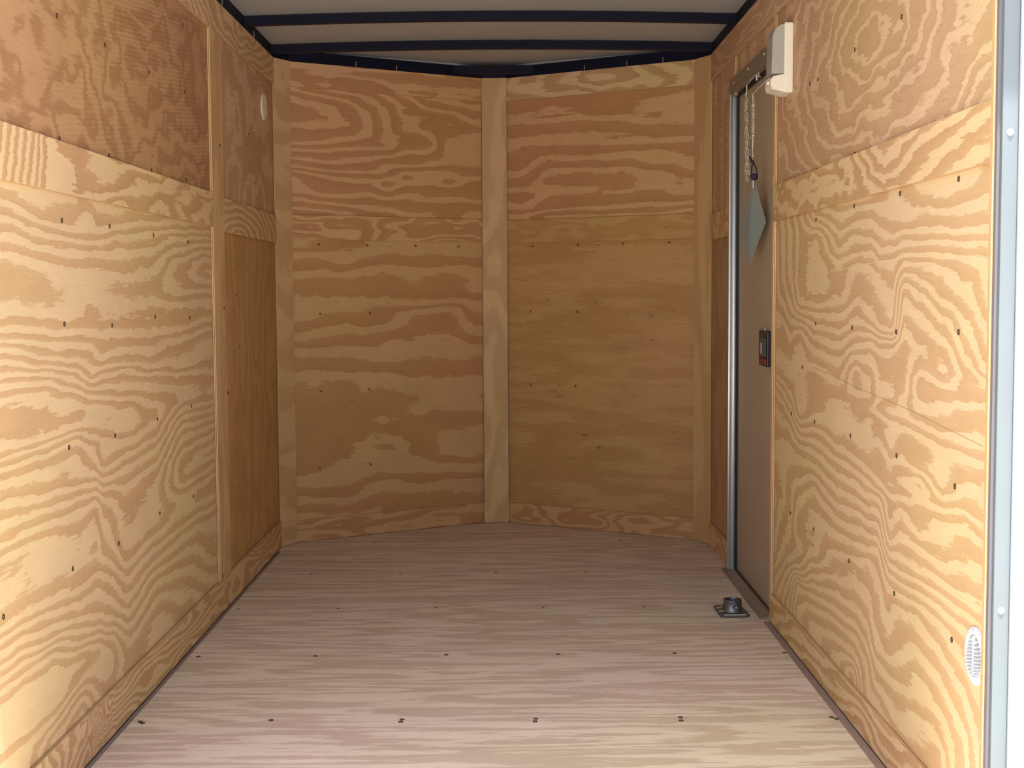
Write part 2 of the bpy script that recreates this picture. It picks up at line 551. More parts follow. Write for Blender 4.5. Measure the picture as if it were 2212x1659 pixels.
# growth-ring numbers of the large sheets: (distance along, [(height, ring number), ...])
LEFT_LOWER = [
 (2.511, [(0.16,9.6),(0.173,10),(0.19,10.4),(0.227,10.5),(0.267,10.4),(0.281,10),(0.293,9.5),(0.305,9),(0.318,8.5),(0.328,8),(0.34,7.5),(0.35,7),(0.365,6.5),(0.379,6),(0.389,5.5),(0.4,5),(0.411,4.5),(0.42,4.25),(0.446,3.75),(0.474,3.6),(0.496,3.7),(0.524,3.8),(0.54,3.4),(0.555,2.9),(0.566,2.4),(0.579,2),(0.599,1.5),(0.616,1),(0.634,0.5),(0.652,0),(0.671,-0.5),(0.69,-1),(0.701,-1.5),(0.711,-2),(0.72,-2.5),(0.728,-3),(0.739,-3.5),(0.75,-3.75),(0.788,-4),(0.822,-3.75),(0.828,-3.5),(0.835,-3.25),(0.848,-2.75),(0.855,-2.5),(0.865,-2),(0.876,-1.5),(0.887,-1),(0.9,-0.5),(0.912,0),(0.923,0.5),(0.931,1),(0.939,1.5),(0.948,2),(0.96,2.5),(0.968,2.75),(0.983,3.25),(0.996,3.5),(1.01,3.75),(1.049,4),(1.088,3.75),(1.098,3.5),(1.112,3),(1.131,2.5),(1.147,2),(1.164,1.5),(1.181,1),(1.195,0.5),(1.209,0),(1.235,-0.5)]),
 (2.702, [(0.113,7.5),(0.131,8),(0.142,8.5),(0.15,9),(0.161,9.5),(0.171,10),(0.183,10.4),(0.22,10.5),(0.263,10.4),(0.272,10),(0.286,9.5),(0.299,9),(0.307,8.5),(0.314,8),(0.322,7.5),(0.329,7),(0.344,6.5),(0.358,6),(0.373,5.5),(0.389,5),(0.399,4.5),(0.409,4.25),(0.437,3.75),(0.456,3.6),(0.493,3.5),(0.524,3.4),(0.544,3),(0.559,2.5),(0.577,2),(0.59,1.5),(0.605,1),(0.618,0.5),(0.635,0),(0.665,-0.5),(0.688,-1),(0.7,-1.5),(0.71,-2),(0.72,-2.5),(0.728,-3),(0.733,-3.4),(0.739,-3.75),(0.769,-4),(0.802,-3.75),(0.819,-3.5),(0.831,-3.25),(0.84,-2.75),(0.846,-2.5),(0.857,-2),(0.864,-1.6),(0.871,-1.2),(0.876,-0.6),(0.886,0),(0.897,0.5),(0.908,1),(0.923,1.5),(0.937,2),(0.95,2.5),(0.958,2.75),(0.975,3.25),(0.987,3.5),(0.996,3.75),(1.03,4),(1.064,3.75),(1.082,3.5),(1.101,3),(1.117,2.5),(1.132,2),(1.146,1.5),(1.161,1),(1.167,0.75),(1.172,0.25),(1.199,-0.25),(1.236,-0.6)]),
 (2.877, [(0.108,6.5),(0.131,7),(0.146,7.5),(0.157,8),(0.166,8.5),(0.175,9),(0.183,9.5),(0.191,9.8),(0.216,10.2),(0.226,10.5),(0.241,10),(0.252,9.5),(0.258,9),(0.268,8.5),(0.278,8),(0.292,7.5),(0.307,7),(0.32,6.5),(0.334,6),(0.352,5.5),(0.371,5),(0.382,4.5),(0.391,4.25),(0.429,3.75),(0.444,3.5),(0.459,3.4),(0.501,3.3),(0.524,3),(0.546,2.5),(0.568,2),(0.58,1.5),(0.594,1),(0.607,0.5),(0.619,0),(0.634,-0.4),(0.665,-0.6),(0.687,-1),(0.705,-1.5),(0.719,-2),(0.727,-2.7),(0.737,-3.4),(0.746,-3.7),(0.76,-4),(0.775,-3.7),(0.785,-3.5),(0.798,-3.3),(0.807,-3),(0.817,-2.5),(0.828,-2),(0.839,-1.5),(0.852,-1),(0.861,-0.5),(0.868,0),(0.881,0.5),(0.893,1),(0.914,1.5),(0.929,2),(0.941,2.5),(0.949,2.75),(0.964,3.25),(0.977,3.45),(0.997,3.5),(1.027,3.6),(1.065,3.5),(1.08,3.25),(1.099,2.75),(1.113,2.5),(1.13,2),(1.141,1.5),(1.152,1),(1.161,0.5),(1.169,0.25),(1.208,-0.25),(1.232,-0.5)]),
 (3.005, [(0.08,8),(0.119,9),(0.158,9.5),(0.19,9.6),(0.216,10),(0.231,9.5),(0.252,8.5),(0.273,7.4),(0.294,6.6),(0.315,6),(0.346,5.4),(0.375,5),(0.385,4.6),(0.404,4),(0.435,3.6),(0.456,3.9),(0.487,3.5),(0.534,3.1),(0.558,2.3),(0.576,1.5),(0.592,0.8),(0.61,0),(0.628,-0.7),(0.654,-1.3),(0.686,-1.7),(0.707,-2.6),(0.73,-3.4),(0.749,-3.6),(0.772,-3.5),(0.791,-2.7),(0.804,-2),(0.817,-1.2),(0.83,-0.6),(0.843,0.2),(0.864,0.6),(0.88,0.9),(0.896,1.2),(0.911,1.6),(0.925,2.1),(0.938,2.5),(0.951,2.8),(0.975,3),(0.998,3.2),(1.011,3.5),(1.025,3.6),(1.04,3.8),(1.067,3.6),(1.085,3.25),(1.106,2.75),(1.111,2.6),(1.127,2),(1.138,1.5),(1.148,1),(1.167,0.5),(1.185,0.55),(1.204,0.25),(1.233,-0.25)]),
 (3.075, [(0.125,9.2),(0.152,9.6),(0.17,9.8),(0.192,9.5),(0.213,9),(0.232,8.3),(0.25,7.3),(0.266,6.6),(0.288,6),(0.317,5.5),(0.352,5),(0.373,4.5),(0.389,4),(0.41,3.5),(0.432,3),(0.469,2.5),(0.501,2.2),(0.533,1.8),(0.555,1.3),(0.571,0.7),(0.584,0),(0.614,-1.3),(0.63,-2),(0.657,-2.4),(0.689,-2.5),(0.705,-3),(0.724,-3.5),(0.742,-3.7),(0.761,-3.5),(0.777,-3),(0.788,-2.5),(0.799,-2),(0.81,-1.5),(0.823,-1),(0.834,-0.5),(0.85,0.2),(0.855,0.5),(0.866,1),(0.876,1.5),(0.885,1.8),(0.919,2.2),(0.933,2.5),(0.949,3),(0.968,3.3),(0.987,3.25),(1.006,3.5),(1.033,3.7),(1.065,3.5),(1.081,3.25),(1.105,2.75),(1.116,2.5),(1.128,2),(1.143,1.5),(1.157,1),(1.167,0.5),(1.175,0.25),(1.211,-0.25),(1.229,-0.5)]),
 (3.245, [(0.146,8),(0.174,7.5),(0.197,7),(0.214,6.5),(0.23,6),(0.25,5.5),(0.267,5),(0.287,4.5),(0.306,4),(0.326,3.6),(0.34,3.2),(0.354,2.8),(0.366,2.4),(0.382,2),(0.416,1.5),(0.444,1.4),(0.501,1.1),(0.54,0.75),(0.557,0.5),(0.571,0),(0.597,-0.5),(0.614,-1),(0.631,-1.5),(0.645,-2),(0.665,-2.6),(0.683,-3),(0.696,-3.5),(0.713,-3.75),(0.731,-3.75),(0.744,-3.5),(0.759,-3),(0.772,-2.5),(0.783,-2),(0.8,-1.5),(0.823,-1),(0.84,-0.5),(0.854,0.5),(0.87,1),(0.891,1.5),(0.906,2),(0.928,2.5),(0.939,2.75),(0.962,3.25),(0.976,3.35),(1.002,3.5),(1.011,3.75),(1.033,3.9),(1.054,3.75),(1.064,3.5),(1.074,3.25),(1.104,2.75),(1.121,2.5),(1.132,2.25),(1.148,1.75),(1.158,1.5),(1.174,1),(1.184,0.5),(1.192,0.25),(1.212,-0.25),(1.235,-0.5)]),
 (3.512, [(0.165,8.5),(0.19,8),(0.217,7.4),(0.238,7),(0.257,6.5),(0.278,6),(0.29,5.5),(0.305,5),(0.317,4.5),(0.335,4),(0.354,3.5),(0.369,3),(0.387,2.5),(0.403,2),(0.427,1.6),(0.457,1.5),(0.519,1.4),(0.555,1),(0.574,0.5),(0.589,0),(0.61,-0.5),(0.626,-1),(0.641,-1.5),(0.653,-2),(0.681,-2.5),(0.699,-3),(0.714,-3),(0.727,-2.7),(0.745,-2.3),(0.763,-1.9),(0.779,-1.5),(0.797,-1.2),(0.812,-0.7),(0.825,0),(0.831,0.4),(0.855,1),(0.88,1.6),(0.904,2),(0.92,2.5),(0.932,2.7),(0.956,3.2),(0.981,3.1),(1.001,3.5),(1.012,3.75),(1.039,4),(1.07,3.75),(1.081,3.5),(1.11,3),(1.135,2.5),(1.15,2),(1.181,1.5),(1.196,1),(1.206,0.5),(1.223,0),(1.243,-0.5)]),
 (3.831, [(0.128,8),(0.155,7.4),(0.204,7),(0.234,6.5),(0.26,6),(0.287,5.5),(0.307,5),(0.33,4.5),(0.347,4),(0.36,3.5),(0.377,3),(0.407,2.5),(0.44,2.5),(0.46,3),(0.476,3.5),(0.493,4),(0.513,4.3),(0.56,4),(0.576,3.5),(0.593,3),(0.613,2.5),(0.63,2),(0.646,1.5),(0.66,1),(0.673,0.5),(0.683,0),(0.696,-0.5),(0.71,-1),(0.723,-1.5),(0.753,-1.5),(0.766,-1.25),(0.793,-0.75),(0.813,0.3),(0.84,0.6),(0.876,1),(0.9,1.5),(0.911,2),(0.927,2.5),(0.943,3),(0.977,3.2),(0.997,3.6),(1.01,4),(1.027,4.5),(1.04,4.8),(1.077,5.1),(1.112,4.75),(1.123,4.5),(1.134,4),(1.151,3.5),(1.164,3),(1.181,2.5),(1.191,2),(1.201,1.5),(1.211,1),(1.228,0.5),(1.245,0.1)]),
 (4.211, [(0.087,7),(0.124,6.5),(0.156,6),(0.185,5.5),(0.214,5),(0.273,4.6),(0.313,4.4),(0.338,4),(0.357,3.5),(0.371,3),(0.386,2.5),(0.408,2),(0.433,2),(0.452,2.5),(0.466,3),(0.481,3.5),(0.495,4),(0.514,4.5),(0.528,5),(0.55,4.5),(0.565,4),(0.583,3.5),(0.598,3),(0.612,2.5),(0.625,2),(0.638,1.5),(0.651,1),(0.664,0.5),(0.675,0),(0.686,-0.5),(0.697,-1),(0.719,-1.4),(0.755,-1),(0.792,-0.2),(0.836,0.4),(0.88,0.6),(0.902,1),(0.917,1.5),(0.928,2),(0.946,2.5),(0.961,3),(0.99,3.3),(1.008,3.6),(1.023,4),(1.034,4.5),(1.045,5),(1.06,5.5),(1.075,6),(1.093,6.4),(1.115,6),(1.134,5.5),(1.145,5),(1.156,4.5),(1.167,4),(1.178,3.5),(1.189,3),(1.198,2.5),(1.207,2),(1.217,1.5),(1.226,1),(1.241,0.5)]),
]
RIGHT_LOWER = [
 (2.291, [(0.219,18.5),(0.268,18),(0.309,17.5),(0.349,17),(0.379,16.5),(0.41,16),(0.438,15.5),(0.454,15),(0.474,14.5),(0.501,14),(0.525,13.7),(0.539,13.5),(0.559,13),(0.583,12.5),(0.598,12),(0.614,11.5),(0.628,11),(0.668,10.5),(0.696,10.3),(0.712,9.8),(0.72,9.6),(0.733,9.2),(0.745,8.8),(0.757,8.5),(0.769,8.2),(0.809,7.8),(0.825,7.5),(0.833,7),(0.869,6.5),(0.881,5.5),(0.911,5),(0.941,4.7),(0.972,4.2),(0.992,3.8),(1.062,3.5),(1.078,3.3),(1.088,3),(1.102,2.5),(1.111,2),(1.124,1.5),(1.132,1.25),(1.151,0.75),(1.176,0.5),(1.196,0)]),
 (2.38, [(0.197,20),(0.229,19.5),(0.26,19),(0.292,18.5),(0.323,18),(0.355,17.5),(0.386,17),(0.416,16.5),(0.428,16),(0.441,15.5),(0.454,15),(0.47,14.5),(0.495,14),(0.512,13.8),(0.537,13.2),(0.571,13),(0.581,12.8),(0.6,12.4),(0.613,12),(0.623,11.5),(0.634,11),(0.665,10.5),(0.68,10.2),(0.709,9.75),(0.722,9.5),(0.73,9.25),(0.74,8.75),(0.759,8.5),(0.77,8.2),(0.809,7.75),(0.818,7.5),(0.826,7),(0.839,7),(0.851,6.8),(0.864,7),(0.876,7),(0.897,6.4),(0.918,6),(0.941,5.6),(0.959,5.4),(0.98,5),(1.011,4.5),(1.034,4.25),(1.063,3.75),(1.081,3.5),(1.09,3),(1.106,2.5),(1.115,2),(1.128,1.5),(1.134,1.25),(1.159,0.75),(1.172,0.5),(1.188,0),(1.209,-0.5)]),
 (2.508, [(0.144,22),(0.161,21.5),(0.186,21),(0.219,20.5),(0.246,20),(0.275,19.5),(0.308,19),(0.33,18.5),(0.357,18),(0.388,17.5),(0.403,17),(0.416,16.5),(0.43,16),(0.443,15.5),(0.456,15),(0.469,14.5),(0.483,14),(0.496,13.6),(0.514,13.2),(0.536,12.8),(0.547,12.6),(0.58,12.5),(0.595,12),(0.609,11.5),(0.62,11),(0.633,10.5),(0.644,10),(0.657,9.6),(0.679,9.5),(0.701,9.6),(0.723,9.4),(0.736,9),(0.75,8.5),(0.767,8),(0.789,7.8),(0.807,7.5),(0.818,7),(0.833,7),(0.855,8),(0.873,8.4),(0.901,8),(0.925,7.4),(0.943,7),(0.965,6.5),(0.983,6),(0.996,5.5),(1.013,5),(1.031,4.7),(1.053,4.5),(1.072,4),(1.084,3.5),(1.09,3.25),(1.106,2.75),(1.111,2.5),(1.121,2),(1.132,1.5),(1.138,1.25),(1.158,0.75),(1.167,0.5),(1.174,0.25),(1.197,-0.25),(1.206,-0.5)]),
 (2.651, [(0.103,22),(0.127,21.6),(0.162,21.4),(0.185,21),(0.22,20.5),(0.249,20.4),(0.267,20),(0.295,19.5),(0.326,19),(0.359,18.5),(0.377,18),(0.391,17.5),(0.405,17),(0.417,16.5),(0.429,16),(0.44,15.5),(0.452,15),(0.464,14.5),(0.485,14),(0.504,13.5),(0.52,13),(0.534,12.5),(0.548,12.1),(0.595,11.8),(0.606,11.5),(0.618,11.5),(0.63,12),(0.646,11.5),(0.66,10.7),(0.674,9.8),(0.697,10),(0.725,9.7),(0.734,9.5),(0.744,9),(0.755,8.5),(0.769,8),(0.783,7.5),(0.811,7),(0.832,6.8),(0.846,7),(0.86,7.5),(0.883,8),(0.906,8.4),(0.929,8),(0.953,7.7),(0.976,7.4),(0.99,7),(1.008,6.5),(1.022,6),(1.038,5.5),(1.052,5),(1.073,4.5),(1.082,4),(1.091,3.5),(1.103,3),(1.117,2.5),(1.126,2),(1.139,1.5),(1.147,1.25),(1.177,0.75),(1.182,0.5),(1.187,0.3),(1.214,-0.2),(1.226,-0.4)]),
 (2.77, [(0.062,22.5),(0.111,21.5),(0.16,21),(0.185,20.5),(0.209,20),(0.246,19.5),(0.27,19.2),(0.319,19),(0.356,18.5),(0.371,18),(0.383,17.5),(0.398,17),(0.412,16.3),(0.427,15.7),(0.442,15),(0.459,14.6),(0.485,14),(0.515,13.4),(0.539,13),(0.563,12.5),(0.581,12),(0.593,11.4),(0.607,11),(0.629,11.4),(0.649,11),(0.668,10.5),(0.688,10.1),(0.717,10),(0.736,9.5),(0.751,9),(0.766,8.5),(0.79,8.3),(0.819,8.8),(0.838,9),(0.853,9),(0.901,9),(0.925,8.6),(0.95,8.2),(0.974,7.8),(0.998,7.5),(1.022,7),(1.035,6.5),(1.047,6),(1.056,5.5),(1.068,5),(1.078,4.5),(1.088,4),(1.095,3.5),(1.107,3),(1.122,2.4),(1.136,2),(1.143,1.5),(1.168,0.6),(1.192,0.4),(1.226,0)]),
 (2.854, [(0.058,23),(0.108,22),(0.146,21.3),(0.172,20.8),(0.197,20.3),(0.222,19.7),(0.247,19),(0.285,18.6),(0.323,18.3),(0.361,18),(0.399,17),(0.424,16),(0.441,15.2),(0.469,14),(0.494,13),(0.519,12.5),(0.545,12),(0.567,12),(0.582,11.5),(0.607,10.6),(0.62,11),(0.652,10.5),(0.67,10),(0.693,9.5),(0.718,9.2),(0.733,9.7),(0.75,9),(0.768,8.5),(0.783,9),(0.803,9.6),(0.833,9.2),(0.848,9.2),(0.885,8.8),(0.908,8),(0.92,7),(0.93,6),(0.948,5),(0.973,4.6),(1.023,4.2),(1.057,3.8),(1.082,3.5),(1.097,3),(1.112,2.5),(1.125,2),(1.137,1.5),(1.152,1),(1.185,0.5),(1.232,0.3)]),
 (2.945, [(0.027,24),(0.08,23),(0.119,22.2),(0.145,21.5),(0.171,21),(0.197,20.5),(0.223,19.8),(0.262,19.3),(0.301,19),(0.34,18.8),(0.379,18.5),(0.405,18.2),(0.421,18),(0.444,17.5),(0.47,16.5),(0.496,15.6),(0.522,14.8),(0.548,14),(0.563,13.4),(0.576,12.7),(0.587,12),(0.599,11.5),(0.62,11),(0.646,11),(0.667,11),(0.685,10.5),(0.711,10),(0.729,10.2),(0.75,9.5),(0.762,9),(0.788,9.5),(0.827,9.3),(0.842,9.2),(0.863,9.1),(0.884,8.7),(0.899,8.2),(0.914,7.5),(0.927,6.5),(0.94,5.6),(0.958,5),(0.997,4.8),(1.048,4.4),(1.066,4),(1.079,3.5),(1.095,3),(1.108,2.5),(1.126,2),(1.146,1.5),(1.169,1),(1.195,0.5),(1.228,0)]),
 (3.033, [(0.065,23.2),(0.106,22.8),(0.146,22.8),(0.167,22.6),(0.186,22.2),(0.208,21.7),(0.234,21),(0.267,20.3),(0.307,19.7),(0.347,19.2),(0.374,18.9),(0.4,18.6),(0.406,18.4),(0.43,17.6),(0.448,17),(0.467,16.5),(0.486,15.8),(0.502,15.2),(0.521,14.6),(0.537,14),(0.553,13.5),(0.569,13),(0.585,12.5),(0.601,12),(0.614,11.5),(0.635,11),(0.662,10.7),(0.702,10.4),(0.734,10.3),(0.752,9.8),(0.768,10),(0.782,10.4),(0.821,10.4),(0.837,10),(0.864,9.5),(0.877,9.3),(0.893,8.7),(0.906,8.3),(0.919,7.7),(0.933,7),(0.949,6.2),(0.962,5.6),(0.983,5.3),(1.01,5),(1.06,4.75),(1.073,4.5),(1.089,4),(1.108,3.5),(1.121,3),(1.134,2.5),(1.15,2),(1.168,1.5),(1.182,1.25),(1.198,0.75),(1.216,0.3),(1.229,-0.3)]),
 (3.145, [(0.108,26),(0.122,25.5),(0.133,25),(0.141,24.5),(0.15,24),(0.166,23.5),(0.183,23),(0.2,22.5),(0.216,22),(0.233,21.5),(0.252,21),(0.272,20.5),(0.294,20),(0.344,19.4),(0.377,19),(0.383,18.5),(0.408,18),(0.424,17.5),(0.441,17),(0.46,16.5),(0.477,16),(0.496,15.5),(0.513,15),(0.53,14.5),(0.546,14),(0.566,13.5),(0.582,13),(0.596,12.5),(0.613,12),(0.626,11.5),(0.649,11),(0.671,10.6),(0.709,10.4),(0.748,10),(0.765,10),(0.784,10.5),(0.798,11),(0.814,11),(0.83,11),(0.844,10.5),(0.855,10),(0.869,9.6),(0.88,9),(0.894,8.5),(0.91,8),(0.924,7.5),(0.938,7),(0.957,6.5),(0.976,6),(0.998,5.5),(1.012,5.25),(1.067,4.75),(1.078,4.5),(1.094,4),(1.108,3.5),(1.114,3.25),(1.136,2.75),(1.149,2.4),(1.163,2),(1.179,1.5),(1.19,1.25),(1.207,0.75),(1.218,0.5),(1.225,0),(1.234,-0.5)]),
 (3.313, [(0.109,24.5),(0.132,24),(0.156,23.5),(0.179,23),(0.197,22.5),(0.211,22),(0.226,21.5),(0.247,21),(0.267,20.5),(0.29,20),(0.314,19.3),(0.343,19),(0.366,18.5),(0.39,18),(0.416,17.5),(0.437,17),(0.454,16.5),(0.474,16),(0.489,15.5),(0.507,15),(0.527,14.5),(0.547,14),(0.565,13.5),(0.585,13),(0.6,12.5),(0.617,12),(0.635,11.5),(0.645,11.25),(0.667,10.75),(0.687,10.5),(0.745,10.4),(0.777,10),(0.792,9.5),(0.809,9.2),(0.832,8.75),(0.849,8.5),(0.867,8),(0.884,7.5),(0.905,7),(0.922,6.5),(0.936,6),(0.957,5.5),(0.977,5),(0.994,4.5),(1.009,4.25),(1.075,3.75),(1.093,3.5),(1.107,3),(1.119,2.5),(1.139,2),(1.162,1.5),(1.177,1),(1.201,0.5),(1.22,0),(1.237,-0.5)]),
 (3.569, [(0.118,23.5),(0.149,23),(0.168,22.5),(0.184,22),(0.2,21.5),(0.216,21),(0.231,20.5),(0.244,20),(0.257,19.5),(0.272,19),(0.291,18.6),(0.294,18.2),(0.316,17.6),(0.332,17.3),(0.364,17.3),(0.395,17.5),(0.426,17.4),(0.458,17),(0.486,16.5),(0.505,16),(0.521,15.5),(0.536,15),(0.555,14.5),(0.574,14),(0.593,13.5),(0.608,13),(0.624,12.5),(0.64,12),(0.655,11.5),(0.668,11),(0.68,10.5),(0.696,10.3),(0.709,10),(0.787,10),(0.799,10),(0.818,9.5),(0.837,9),(0.858,8.5),(0.88,8),(0.899,7.5),(0.915,7),(0.93,6.5),(0.943,6),(0.958,5.5),(0.971,5),(0.983,4.5),(1.002,4),(1.014,4.4),(1.03,4.5),(1.042,4.75),(1.102,4.75),(1.117,4.5),(1.154,4.4),(1.167,4),(1.179,3.5),(1.189,3),(1.196,2.5),(1.207,2),(1.217,1.5),(1.229,1)]),
 (3.753, [(0.12,22.5),(0.154,22),(0.187,21.5),(0.2,21),(0.213,20),(0.223,19),(0.236,18),(0.253,17.3),(0.256,17),(0.273,16.8),(0.296,16.4),(0.319,16.6),(0.346,17),(0.379,17),(0.405,16.6),(0.428,16.5),(0.462,16),(0.485,15.4),(0.511,15),(0.544,14.6),(0.571,14),(0.587,13.5),(0.6,13),(0.613,12.5),(0.625,12),(0.636,11.5),(0.648,11),(0.66,10.5),(0.669,10),(0.686,9.6),(0.709,9.4),(0.794,9.6),(0.86,9.5),(0.896,9),(0.919,8),(0.939,7),(0.958,6),(0.978,5),(0.998,4.3),(1.024,4),(1.181,4),(1.204,3.8),(1.224,3.5)]),
 (3.897, [(0.093,19.5),(0.128,19),(0.155,18.5),(0.183,18),(0.204,17.5),(0.224,17),(0.228,16.6),(0.269,16),(0.32,15.5),(0.389,15),(0.458,15),(0.526,14.6),(0.581,14.4),(0.602,14),(0.629,13.5),(0.649,13),(0.667,12.5),(0.68,12),(0.696,11.5),(0.711,11),(0.728,10.5),(0.745,10),(0.759,9.8),(0.772,9.6),(0.854,9),(0.891,8.5),(0.915,8),(0.939,7.5),(0.963,7),(0.99,6.5),(1.024,6),(1.058,5.6),(1.126,5.5),(1.194,5.5),(1.231,5.2)]),
 (3.997, [(0.098,18),(0.133,17.5),(0.161,17),(0.183,16.5),(0.204,16),(0.207,15.8),(0.267,15.2),(0.338,14.7),(0.408,14.3),(0.478,14.4),(0.549,14.5),(0.577,14.3),(0.612,13.8),(0.654,13.4),(0.675,13),(0.693,12.5),(0.71,12),(0.728,11.5),(0.745,10.8),(0.766,10),(0.85,9.2),(0.902,9),(0.937,8.4),(0.962,8),(0.989,7.5),(1.024,7),(1.059,6.6),(1.129,6.5),(1.237,6.2)]),
 (4.104, [(0.11,16.5),(0.146,16),(0.182,15.2),(0.186,15),(0.247,14.5),(0.32,14),(0.392,13.6),(0.464,14),(0.551,14.5),(0.572,14.2),(0.634,13.8),(0.67,13.5),(0.691,13),(0.713,12.5),(0.731,12),(0.759,10.8),(0.791,9.8),(0.827,9.3),(0.881,9),(0.917,8.8),(0.953,8.4),(0.989,8),(1.025,7.8),(1.132,7.5),(1.243,7.5)]),
]
FRONT_LEFT_UPPER = [
 (0.011, [(1.338,-7.5),(1.357,-7),(1.371,-6.5),(1.39,-6),(1.411,-5.5),(1.423,-5),(1.437,-4.5),(1.494,-4.4),(1.508,-4),(1.52,-3.5),(1.529,-3),(1.536,-2.5),(1.555,-2),(1.571,-1.5),(1.586,-1),(1.607,-0.5),(1.618,0),(1.628,0.5),(1.64,0.75),(1.691,1.25),(1.705,1.5),(1.715,1.75),(1.748,2),(1.762,2.4),(1.776,2),(1.794,1.75),(1.82,1.5),(1.837,1),(1.846,0.5)]),
 (0.149, [(1.351,-7),(1.36,-6.5),(1.38,-6),(1.394,-5.5),(1.408,-5),(1.423,-4.5),(1.447,-4),(1.475,-4),(1.504,-3.5),(1.518,-3),(1.525,-2.5),(1.542,-2),(1.564,-1.5),(1.585,-1),(1.614,-0.5),(1.625,0),(1.642,0.5),(1.661,0.8),(1.685,1.1),(1.709,1.5),(1.728,1.75),(1.775,1.75),(1.794,1.5),(1.815,1),(1.83,0.5),(1.842,0),(1.856,-0.5)]),
 (0.254, [(1.354,-6.5),(1.373,-6),(1.387,-5.4),(1.407,-5),(1.426,-4.5),(1.45,-4.2),(1.469,-4),(1.494,-3.5),(1.513,-3),(1.525,-2.5),(1.547,-2),(1.573,-1.5),(1.6,-1),(1.621,-0.5),(1.636,0),(1.657,0.5),(1.672,0.7),(1.705,1.2),(1.72,1.4),(1.739,1.3),(1.791,1),(1.815,0.5),(1.835,0),(1.849,-0.5),(1.863,-1)]),
 (0.35, [(1.351,-6),(1.385,-5.5),(1.41,-5),(1.439,-4.5),(1.468,-3.9),(1.497,-3.5),(1.517,-3),(1.526,-2.5),(1.551,-2),(1.585,-1.5),(1.604,-1),(1.628,-0.5),(1.643,0),(1.667,0.2),(1.682,0.5),(1.72,0.5),(1.769,0.3),(1.798,0),(1.817,-0.5),(1.836,-0.5),(1.856,-1),(1.87,-1.5)]),
 (0.431, [(1.348,-6),(1.378,-5.5),(1.402,-5),(1.432,-4.3),(1.456,-3.6),(1.481,-3),(1.51,-3.4),(1.525,-2.6),(1.554,-2.5),(1.579,-2),(1.598,-1.5),(1.608,-1),(1.628,-0.5),(1.645,-0.1),(1.657,-0.5),(1.774,-0.5),(1.808,-0.7),(1.827,-1),(1.852,-1.5),(1.871,-2)]),
 (0.524, [(1.36,-5.5),(1.39,-5),(1.435,-4.5),(1.464,-4),(1.489,-3.5),(1.514,-3.9),(1.541,-3.4),(1.548,-3),(1.563,-2.5),(1.593,-2),(1.622,-1.5),(1.652,-0.7),(1.686,-0.8),(1.711,-1.5),(1.75,-1.4),(1.77,-1.5),(1.79,-2),(1.804,-1.6),(1.829,-2),(1.853,-2.5)]),
 (0.636, [(1.363,-5.5),(1.398,-5),(1.438,-4.2),(1.473,-4),(1.493,-3.5),(1.538,-3.5),(1.556,-3),(1.568,-2.5),(1.603,-2),(1.623,-1.5),(1.658,-1),(1.707,-1.5),(1.737,-2),(1.777,-1.7),(1.792,-2),(1.807,-2.5),(1.826,-3),(1.851,-3.5)]),
 (0.722, [(1.391,-5),(1.431,-4.5),(1.466,-4),(1.491,-3.2),(1.501,-3),(1.537,-3.6),(1.562,-3),(1.592,-2.4),(1.692,-2.2),(1.752,-1.6),(1.787,-2),(1.802,-2.5),(1.822,-3),(1.842,-3.5)]),
 (0.855, [(1.364,-5.5),(1.399,-5),(1.42,-4.5),(1.445,-4),(1.501,-4),(1.522,-3.5),(1.547,-3),(1.598,-2.5),(1.649,-2.6),(1.709,-2.4),(1.735,-2),(1.77,-2.5),(1.8,-3),(1.836,-3.5),(1.861,-4)]),
]
